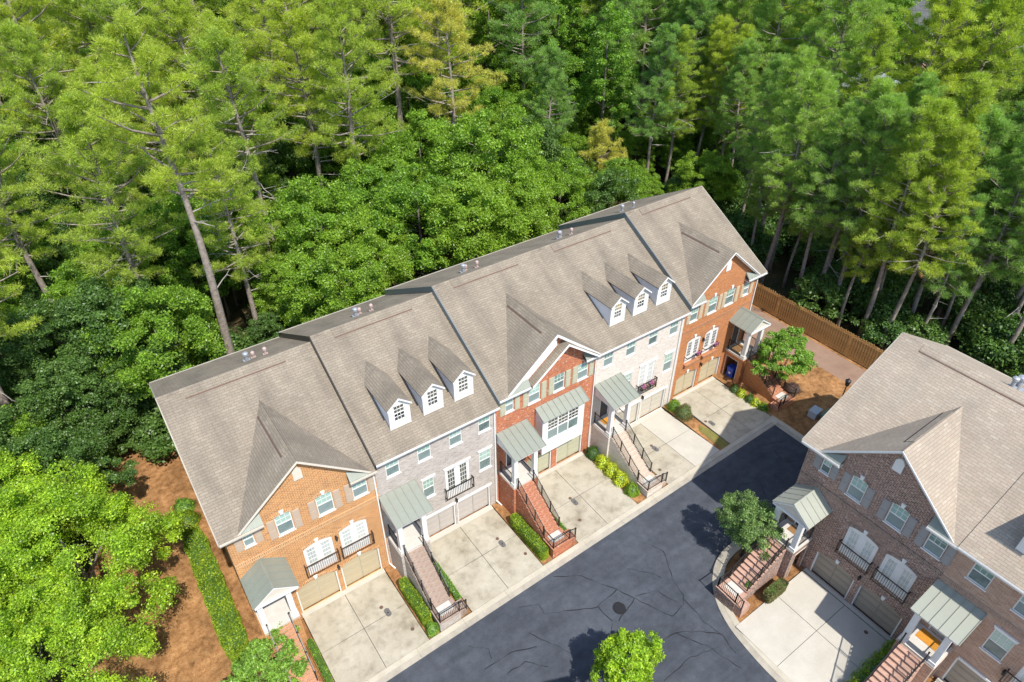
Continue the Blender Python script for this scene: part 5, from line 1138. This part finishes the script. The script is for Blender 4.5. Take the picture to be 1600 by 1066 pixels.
# ------------------------------------------------------------------ hedges and shrubs
def box_hedge(x0, x1, y0, y1, zf, h, mat, n, seed, label, size=0.09, name='hedge', rot=0):
    cx, cy = (x0+x1)/2, (y0+y1)/2; r = np.random.default_rng(seed); hx, hy = (x1-x0)/2, (y1-y0)/2
    P = r.uniform(-1,1,size=(n,3)); ax = r.integers(0,5,n)
    P[:,0] = np.where(ax == 0, 1, np.where(ax == 1, -1, P[:,0])); P[:,1] = np.where(ax == 2, 1, np.where(ax == 3, -1, P[:,1])); P[:,2] = np.where(ax == 4, 1, P[:,2])
    g = np.abs(P[:,:2])**6; k = (g.sum(1)+1e-6)**(-1/6); P[:,0] *= np.minimum(k,1); P[:,1] *= np.minimum(k,1)
    wob = 1+0.06*np.sin(P[:,1]*hy*4+seed)+0.05*np.sin(P[:,1]*hy*1.7+P[:,2]*2)+r.normal(size=n)*0.03
    C = np.stack([P[:,0]*hx*wob, P[:,1]*hy, (P[:,2]*0.5+0.5)*h*(0.94+0.05*np.sin(P[:,1]*hy*2.3+P[:,0]*hx*4+seed)*np.sin(P[:,0]*hx*5-P[:,1]*hy*1.1)+r.normal(size=n)*0.03)], 1)
    zc = lambda yy: zf(cx, cy+yy); C[:,2] += np.interp(C[:,1], np.linspace(-hy,hy,9), [zc(v)-zf(cx,cy) for v in np.linspace(-hy,hy,9)])
    e = empty(name, (cx,cy,zf(cx,cy)), rot)
    core = MB(); z = lambda yy: zf(cx,cy+yy)-zf(cx,cy)
    core.prism([(-hy*0.93,z(-hy)-0.1),(hy*0.93,z(hy)-0.1),(hy*0.93,z(hy)+h*0.9),(-hy*0.93,z(-hy)+h*0.9)], -hx*0.85, hx*0.85, 'x').obj('inner_twigs', 'leaf_dk', e)
    put('foliage', mesh_np('foliage', leaf_quads(C, size, 0.45, seed), 4, mat), e); return tag(e, label, 'hedge')
def ball_shrub(x, y, zf, R_, h, mat, label, seed, n=1500, size=0.09, group=None, rag=0.0, name='shrub', sy=1.0):
    r = np.random.default_rng(seed); d = unit(r.normal(size=(n,3))); d[:,2] = np.abs(d[:,2])
    th = np.arctan2(d[:,1],d[:,0]); rr = 1+0.09*np.sin(3*th+seed)+0.07*np.sin(5*th+d[:,2]*4)+r.normal(size=n)*(0.05+rag)
    C = d*rr[:,None]*np.array([R_,R_*sy,h])*r.uniform(0.8,1,size=(n,1)); z = zf if isinstance(zf,(int,float)) else zf(x,y)
    e = empty(name, (x,y,z)); core = MB(); core.tube([(0,0,-0.1),(0,0,h*0.35),(0,0,h*0.7),(0,0,h*0.85)], [R_*0.7,R_*0.82,R_*0.6,R_*0.2], 10).obj('inner_twigs','leaf_dk' if mat != 'leaf_pu' else 'leaf_pu', e)
    if sy != 1.0: e.children[0].scale = (1, sy, 1)
    put('foliage', mesh_np('foliage', leaf_quads(C, size, 0.35, seed, nrm=d), 4, mat), e); return tag(e, label, 'shrub', group)
G = lambda x, y: gz(x)
def strip_z(z0): return lambda x, y: z0*(1-min(1,-y/5.9))+(gz(x)+0.03)*min(1,-y/5.9)
box_hedge(7.92,8.50,-5.15,-1.95,strip_z(0.05),0.95,'leaf_h',5200,1,'clipped hedge between the orange and greige townhouses, right of the first drive')
ball_shrub(8.22,-5.55,strip_z(0.05),0.42,0.72,'leaf_s','small rounded shrub at the kerb end of the first clipped hedge',2,1500)
box_hedge(16.15,16.76,-5.65,-2.05,strip_z(0.42),0.90,'leaf_h',6000,3,'clipped hedge against the brick steps of the red townhouse')
for i, (y, m, r_, h) in enumerate(((-0.75,'leaf_dk',0.52,0.85),(-1.85,'leaf_y',0.50,0.75),(-2.75,'leaf_y',0.52,0.75),(-3.75,'leaf_y',0.56,0.80),(-4.95,'leaf_a',0.52,0.80))):
    ball_shrub(24.5,y,strip_z(0.85),r_,h,m,['dark green rounded shrub against the red townhouse wall, first of the row of five','chartreuse shrub, second from the wall in the row by the white townhouse steps','chartreuse shrub, third from the wall in the row by the white townhouse steps','chartreuse shrub, fourth from the wall in the row by the white townhouse steps','green rounded shrub at the kerb end of the chartreuse row'][i],20+i,1700,0.1,None,0.1 if m == 'leaf_y' else 0.02)
ball_shrub(32.95,-0.75,strip_z(1.0),0.60,0.80,'leaf_a','green shrub against the white townhouse wall, behind the olive one',31,1600)
ball_shrub(32.95,-1.75,strip_z(1.0),0.72,1.05,'leaf_ol','round olive brown shrub in the mulch strip between the last two drives',32,2400,0.08)
for i, (x, y, m) in enumerate(((38.0,-2.2,'leaf_dk'),(38.0,-2.9,'leaf_y'),(38.05,-3.7,'leaf_dk'),(38.05,-4.3,'leaf_y'),(38.15,-4.95,'leaf_a'))):
    ball_shrub(x+0.25,y,1.2,0.40,0.62,m,['dark shrub nearest the porch, foot of the rust townhouse steps','chartreuse shrub second from the porch, foot of the rust townhouse steps','dark shrub in the middle, foot of the rust townhouse steps','chartreuse shrub fourth from the porch, foot of the rust townhouse steps','small green shrub nearest the landing of the rust townhouse'][i],40+i,900,0.09,None,0.08)
ball_shrub(42.0,-4.9,G,0.75,0.6,'leaf_pu','low purple-brown shrub in the mulch by the end townhouse landing',50,1300,0.08,None,0.12)
ball_shrub(40.6,-1.8,G,0.9,1.1,'leaf_dk','dark shrub in the shade beside the end townhouse steps',51,1500,0.1)
box_hedge(10.30,10.66,-4.9,-2.0,strip_z(0.38),0.40,'leaf_s',1800,52,'low narrow planting along the greige townhouse steps')
box_hedge(18.40,18.78,-5.0,-3.2,strip_z(0.82),0.42,'leaf_s',1300,53,'low narrow planting along the red townhouse steps')
box_hedge(1.92,2.28,-5.4,-2.0,strip_z(0.0),0.35,'leaf_a',1700,54,'grassy strip of planting along the orange townhouse steps')
ball_shrub(26.75,-4.95,strip_z(0.80),0.18,0.25,'leaf_s','tiny green plant at the foot of the white townhouse steps',55,300)
# long loose hedge down the left flank of the row
box_hedge(-2.10,-0.80,-0.6,9.6,G,0.95,'leaf_h',30000,56,'long broad hedge down the left flank of the orange brick townhouse',0.11)
ball_shrub(-1.55,10.9,G,0.95,1.15,'leaf_h','round green shrub at the far end of the long left hedge',57,2600,0.12)
ball_shrub(-1.3,12.4,G,0.75,0.9,'leaf_s','small green shrub beyond the far end of the long left hedge',58,1700,0.12)
box_hedge(25.15,26.75,-16.02,-15.42,lambda x, y: 0.95,0.72,'leaf_ol',3600,59,'clipped olive hedge between the pink brick steps and the right-hand drive')
ball_shrub(24.35,-13.95,G,0.42,0.5,'leaf_y','little yellow-green shrub in the kerb-side bed under the feathery tree',60,700)
ball_shrub(28.2,-12.75,G,0.7,0.9,'leaf_dk','dark shrub tight against the corner of the dark brown townhouse',61,1500)
ball_shrub(24.55,-14.75,1.72,0.20,0.38,'leaf_s','small fern on the landing of the pink brick steps',62,350,0.1)
for i in range(5):
    x = 28.3-i*0.95; ball_shrub(x,-22.0,1.0-(0.05*i),0.68,1.05,'leaf_a' if i < 2 else ('leaf_s' if i < 4 else 'leaf_h'),['dark green shrub nearest the wall in the row by the tan townhouse steps','green shrub second from the wall in the row by the tan townhouse steps','bright shrub third from the wall in the row by the tan townhouse steps','bright shrub fourth from the wall in the row by the tan townhouse steps','yellow-green shrub nearest the kerb in the row by the tan townhouse steps'][i],70+i,1500,0.11,None,0.05)
for x, lb in ((24.80+4.75,'left'),(24.80+5.55,'right')):
    e = empty('flower_box', (x,-0.33,0.80+3.62)); MB().box(-0.32,0.32,-0.12,0.08,0,0.24).obj('box','iron',e)
    C = np.random.default_rng(5).normal(size=(260,3))*np.array([0.16,0.10,0.09])+np.array([0,-0.03,0.30]); put('blossom', mesh_np('blossom', leaf_quads(C,0.07,0.4,3),4,'flower'), e)
    C = np.random.default_rng(6).normal(size=(160,3))*np.array([0.18,0.10,0.08])+np.array([0,-0.03,0.24]); put('foliage', mesh_np('foliage', leaf_quads(C,0.08,0.4,4),4,'leaf_a'), e)
    tag(e, f'black flower box of pink blossoms, {lb} one on the white townhouse balcony rail', 'flower box')
for x, lb in ((33.20+1.95,'left'),(33.20+3.95,'right')):
    e = empty('flower_pot', (x,-0.32,1.22+3.9)); MB().box(-0.22,0.22,-0.1,0.1,0,0.16).obj('box','iron',e)
    C = np.random.default_rng(8).normal(size=(120,3))*np.array([0.12,0.08,0.07])+np.array([0,0,0.2]); put('blossom', mesh_np('blossom', leaf_quads(C,0.07,0.4,3),4,'flower'), e)
    tag(e, f'small pink flower pot on the {lb} window rail of the rust brick townhouse', 'flower pot')
for k in ((33.20+0.8,33.20+2.42),(33.20+2.8,33.20+4.42)):
    MB().box(k[0]-33.2,k[1]-33.2,-0.30,-0.26,3.95,4.0).box(k[0]-33.2,k[0]-33.2+0.04,-0.26,-0.003,3.95,4.0).box(k[1]-33.2-0.04,k[1]-33.2,-0.26,-0.003,3.95,4.0).obj('window_rail','iron',H5)

# ------------------------------------------------------------------ doormats, bin, lamp, utility boxes
def mat_obj(x, y, z, w, d, m, label):
    o = MB().box(-w/2,w/2,-d/2,d/2,0.002,0.02).obj('doormat', m, None, (x,y,z)); tag(o, label, 'doormat')
mat_obj(XB-0.42, YB-1.16, 1.05+2.6, 0.55, 0.85, 'mat_brn', 'brown doormat on the porch of the dark brown townhouse')
mat_obj(XB-0.55, YB-8.42-1.20, 1.10+2.6, 0.75, 1.3, 'mat_org', 'bright orange doormat on the porch of the tan townhouse')
mat_obj(24.8+1.15, -0.5, 0.80+2.6, 1.0, 0.55, 'mat_org', 'orange-brown doormat on the porch of the white brick townhouse')
mat_obj(33.2+7.95-1.2, -0.6, 1.22+2.6, 1.1, 0.8, 'mat_brn', 'patterned brown doormat on the porch of the rust brick townhouse')
e = empty('wheelie_bin', (39.45,-0.82,1.22))
MB().prism([(-0.26,0.08),(0.26,0.08),(0.32,0.98),(-0.32,0.98)], -0.28, 0.28, 'y').obj('body','blue_bin',e); MB().prism([(-0.35,0.985),(0.35,0.985),(0.30,1.06),(-0.30,1.06)], -0.31, 0.31, 'y').obj('lid','blue_bin',e)
for s in (-0.22, 0.22): MB().tube([(0.22,s-0.03,0.10),(0.22,s+0.03,0.10)],0.10,12).obj('wheel','iron',e)
MB().box(-0.318,-0.30,-0.10,0.10,0.45,0.62).obj('emblem','white',e)
tag(e, 'blue wheeled bin inside the dark opening under the rust brick townhouse porch', 'bin')
e = empty('street_lamp', (43.0,-8.4,gz(43)))
mb = MB(); mb.tube([(0,0,0),(0,0,0.25),(0,0,0.3),(0,0,2.35)],[0.11,0.10,0.05,0.04],10).obj('pole','iron',e)
MB().tube([(0,0,2.35),(0,0,2.42),(0,0,2.85)],[0.06,0.12,0.19],6).obj('lantern','glass_dark',e)
mb = MB(); mb.tube([(0,0,2.85),(0,0,2.88),(0,0,3.02),(0,0,3.12)],[0.23,0.23,0.08,0.02],6)
for k in range(6): a = 1.047*k; mb.bar((0.12*math.cos(a),0.12*math.sin(a),2.40),(0.20*math.cos(a),0.20*math.sin(a),2.87),0.025)
mb.obj('lantern_cap','iron',e); tag(e, 'black post lamp with lantern head, in the mulch beside the pale shingle roof', 'street lamp')
e = empty('utility_box', (40.9,-7.75,gz(40.9)), 0.1); MB().box(-0.42,0.42,-0.32,0.32,0,0.55).obj('cabinet','util_grey',e); MB().prism([(-0.36,0.555),(0.36,0.555),(0.32,0.64),(-0.36,0.62)],-0.45,0.45,'x').obj('lid','util_grey',e)
tag(e, 'pale grey utility cabinet in the shaded mulch, left of the green one', 'utility box')
e = empty('transformer_box', (41.15,-8.75,gz(41)), 0.1); MB().box(-0.5,0.5,-0.4,0.4,0,0.7).obj('cabinet','util_green',e); MB().prism([(-0.44,0.705),(0.44,0.705),(0.4,0.80),(-0.44,0.78)],-0.53,0.53,'x').obj('lid','util_green',e)
tag(e, 'green transformer box in the shaded mulch, partly behind the pale roof', 'utility box')
for i, (x, y) in enumerate(((40.0,-9.3),(40.2,-9.9))):
    e = empty('gas_meter', (x,y,gz(x))); MB().cyl(0,0,0,0.5,0.14,14).obj('canister','ac',e); MB().tube([(0,0,0.5),(0,0,0.6)],[0.1,0.03],12).obj('cap','util_grey',e); tag(e, ['small grey canister beside the green transformer box','second small grey canister, nearer the pale roof'][i], 'meter')

# ------------------------------------------------------------------ wooden fences
def fence(name, label, p, q, h, pitch=0.232, bw=0.145):
    e = empty(name, (p[0],p[1],gz(p[0]))); d = Vector((q[0]-p[0], q[1]-p[1], 0)); Ln = d.length; e.rotation_euler = (0,0,math.atan2(d.y,d.x))
    vs = []
    for k in range(4):
        dh = 0.03*k-0.04; vs.append(MB().box(0,bw,-0.03,-0.008,0.06,h+dh).prism([(0,h+dh),(bw,h+dh),(bw-0.035,h+dh+0.05),(0.035,h+dh+0.05)],-0.03,-0.008,'y').mesh('board','wood'))
    n = int(Ln/pitch)
    for i in range(n):
        for side in (0, 1):
            put('board', random.choice(vs), e, (i*pitch+side*pitch/2+random.uniform(-.006,.006), 0 if side == 0 else 0.115, 0), (0,0,random.uniform(-.03,.03)+(0.10 if side == 0 else 0)))
    for z in (0.35, 1.0, h-0.25): MB().box(0,Ln,0,0.04,z,z+0.09).obj('rail','wood',e)
    for i in range(int(Ln/2.4)+1): MB().box(i*2.4-0.05,i*2.4+0.05,0.042,0.082,0,h-0.05).obj('post','wood',e)
    return tag(e, label, 'fence')
fence('wooden_fence', 'tall cedar shadowbox fence running from the end townhouse to the pale roof on the right', (49.1,12.0), (49.1,-10.0), 2.25)
fence('wooden_fence', 'short stretch of wooden fence glimpsed behind the ridge of the white brick townhouse', (49.1,16.8), (30.5,17.4), 1.9, 0.30, 0.19)
e = empty('garden_stair_rail', (66.0,-6.6,gz(66)), R(60))
for k in range(16): MB().box(k*0.22,k*0.22+0.09,0,0.05,0.1+k*0.03,1.1+k*0.03).obj('picket','wood',e)
MB().bar((0,0.02,1.1),(3.4,0.02,1.6),0.07).obj('hand_rail','wood',e); tag(e, 'small wooden picket rail in the sunlit clearing beyond the fence', 'railing')
sheet('clearing', [(64,-6),(67,-8.5),(73,-5),(78,2),(75,5),(70,2.5),(65.5,-2)], 0.0, 'straw')

# ------------------------------------------------------------------ houses beyond the trees
def far_house(x, y, rz, w, d, h, roof, wall, label, rise=3.2, name='far_house', z=None, nwin=3):
    e = empty(name, (x,y,gz(x)+(0 if z is None else z)), rz)
    b = MB(); b.box(-w/2,w/2,-d/2,d/2,-2,h); b.obj('wall', wall, e)
    MB().prism([(-d/2-0.01,h),(d/2+0.01,h),(0,h+rise-0.1)], -w/2+0.002, w/2-0.002, 'x').obj('gable_wall', wall, e)
    MB().prism([(-d/2-0.5,h-0.25),(0,h+rise),(d/2+0.5,h-0.25),(d/2+0.5,h-0.42),(0,h+rise-0.17),(-d/2-0.5,h-0.42)], -w/2-0.4, w/2+0.4, 'x').obj('roof', roof, e)
    for s in (-1, 1): MB().prism([(-d/2-0.5,h-0.26),(0,h+rise-0.01),(d/2+0.5,h-0.26),(d/2+0.5,h-0.5),(0,h+rise-0.25),(-d/2-0.5,h-0.5)], s*(w/2+0.402), s*(w/2+0.46), 'x').obj('rake_board','white',e)
    for k in range(nwin):
        for zz in (1.2, h-2.0):
            xx = -w/2+w*(k+0.5)/nwin; o = MB().box(xx-0.55,xx+0.55,-d/2-0.04,-d/2-0.002,zz,zz+1.4).obj('window','white',e); MB().box(xx-0.45,xx+0.45,-d/2-0.06,-d/2-0.042,zz+0.1,zz+1.3).obj('pane','glass_lo',o)
    for zz in (1.2, h-2.0): o = MB().box(-w/2-0.04,-w/2-0.002,-0.55,0.55,zz,zz+1.4).obj('window','white',e); MB().box(-w/2-0.06,-w/2-0.042,-0.45,0.45,zz+0.1,zz+1.3).obj('pane','glass_lo',o)
    return tag(e, label, 'house')
far_house(137,38,R(62),15,11,7.5,'roof_far','brick_tan','brick house with dark grey gable roof beyond the trees, top right')
far_house(118,62,R(75),15,10,8.5,'roof_far','siding','house with pale gable peak among dark trees at the top edge, left of the plantation')
far_house(112,42,R(80),15,9,6.5,'roof_farlt','siding','pale blue-grey roofed house glimpsed between the plantation pines')
far_house(96,22,R(60),12,8,5.0,'roof_farlt','siding','white-walled house glimpsed low between the plantation pines')
# white deck and umbrella behind the pines
e = empty('white_deck', (78.6,17.9,gz(70)), R(40)); MB().box(-2,2,-1.5,1.5,1.3,1.45).obj('deck_floor','white',e)
for k in range(14): MB().box(-2+k*0.3,-1.94+k*0.3,-1.5,-1.44,1.45,2.4).obj('baluster','white',e)
MB().box(-2,2,-1.53,-1.41,2.4,2.48).obj('hand_rail','white',e)
for x in (-1.9,1.8):
    for y in (-1.4,1.3): MB().box(x,x+0.12,y,y+0.12,-0.2,1.3).obj('post','white',e)
tag(e, 'small white railed deck glimpsed between the pines behind the end townhouse', 'deck')
e = empty('garden_umbrella', (81.0,17.0,gz(70))); MB().tube([(0,0,0),(0,0,2.6)],0.04,8).obj('pole','white',e)
MB().tube([(0,0,2.25),(0,0,2.9)],[1.8,0.05],8,False).obj('canopy','stone',e); tag(e, 'cream garden umbrella beside the small white deck', 'umbrella')

# the row across the street stands just below the frame; its shadow crosses the street
flat_house('greige brick townhouse across the street, below the lower edge of the picture', (12.45,-26.9,0.35), 8.3, dict(brick='brick_grey', roof='roof', trim='white', garage='garage_grey', paver='paver_grey', fpane='glass_pale'), rz=math.pi/2, dormers=())
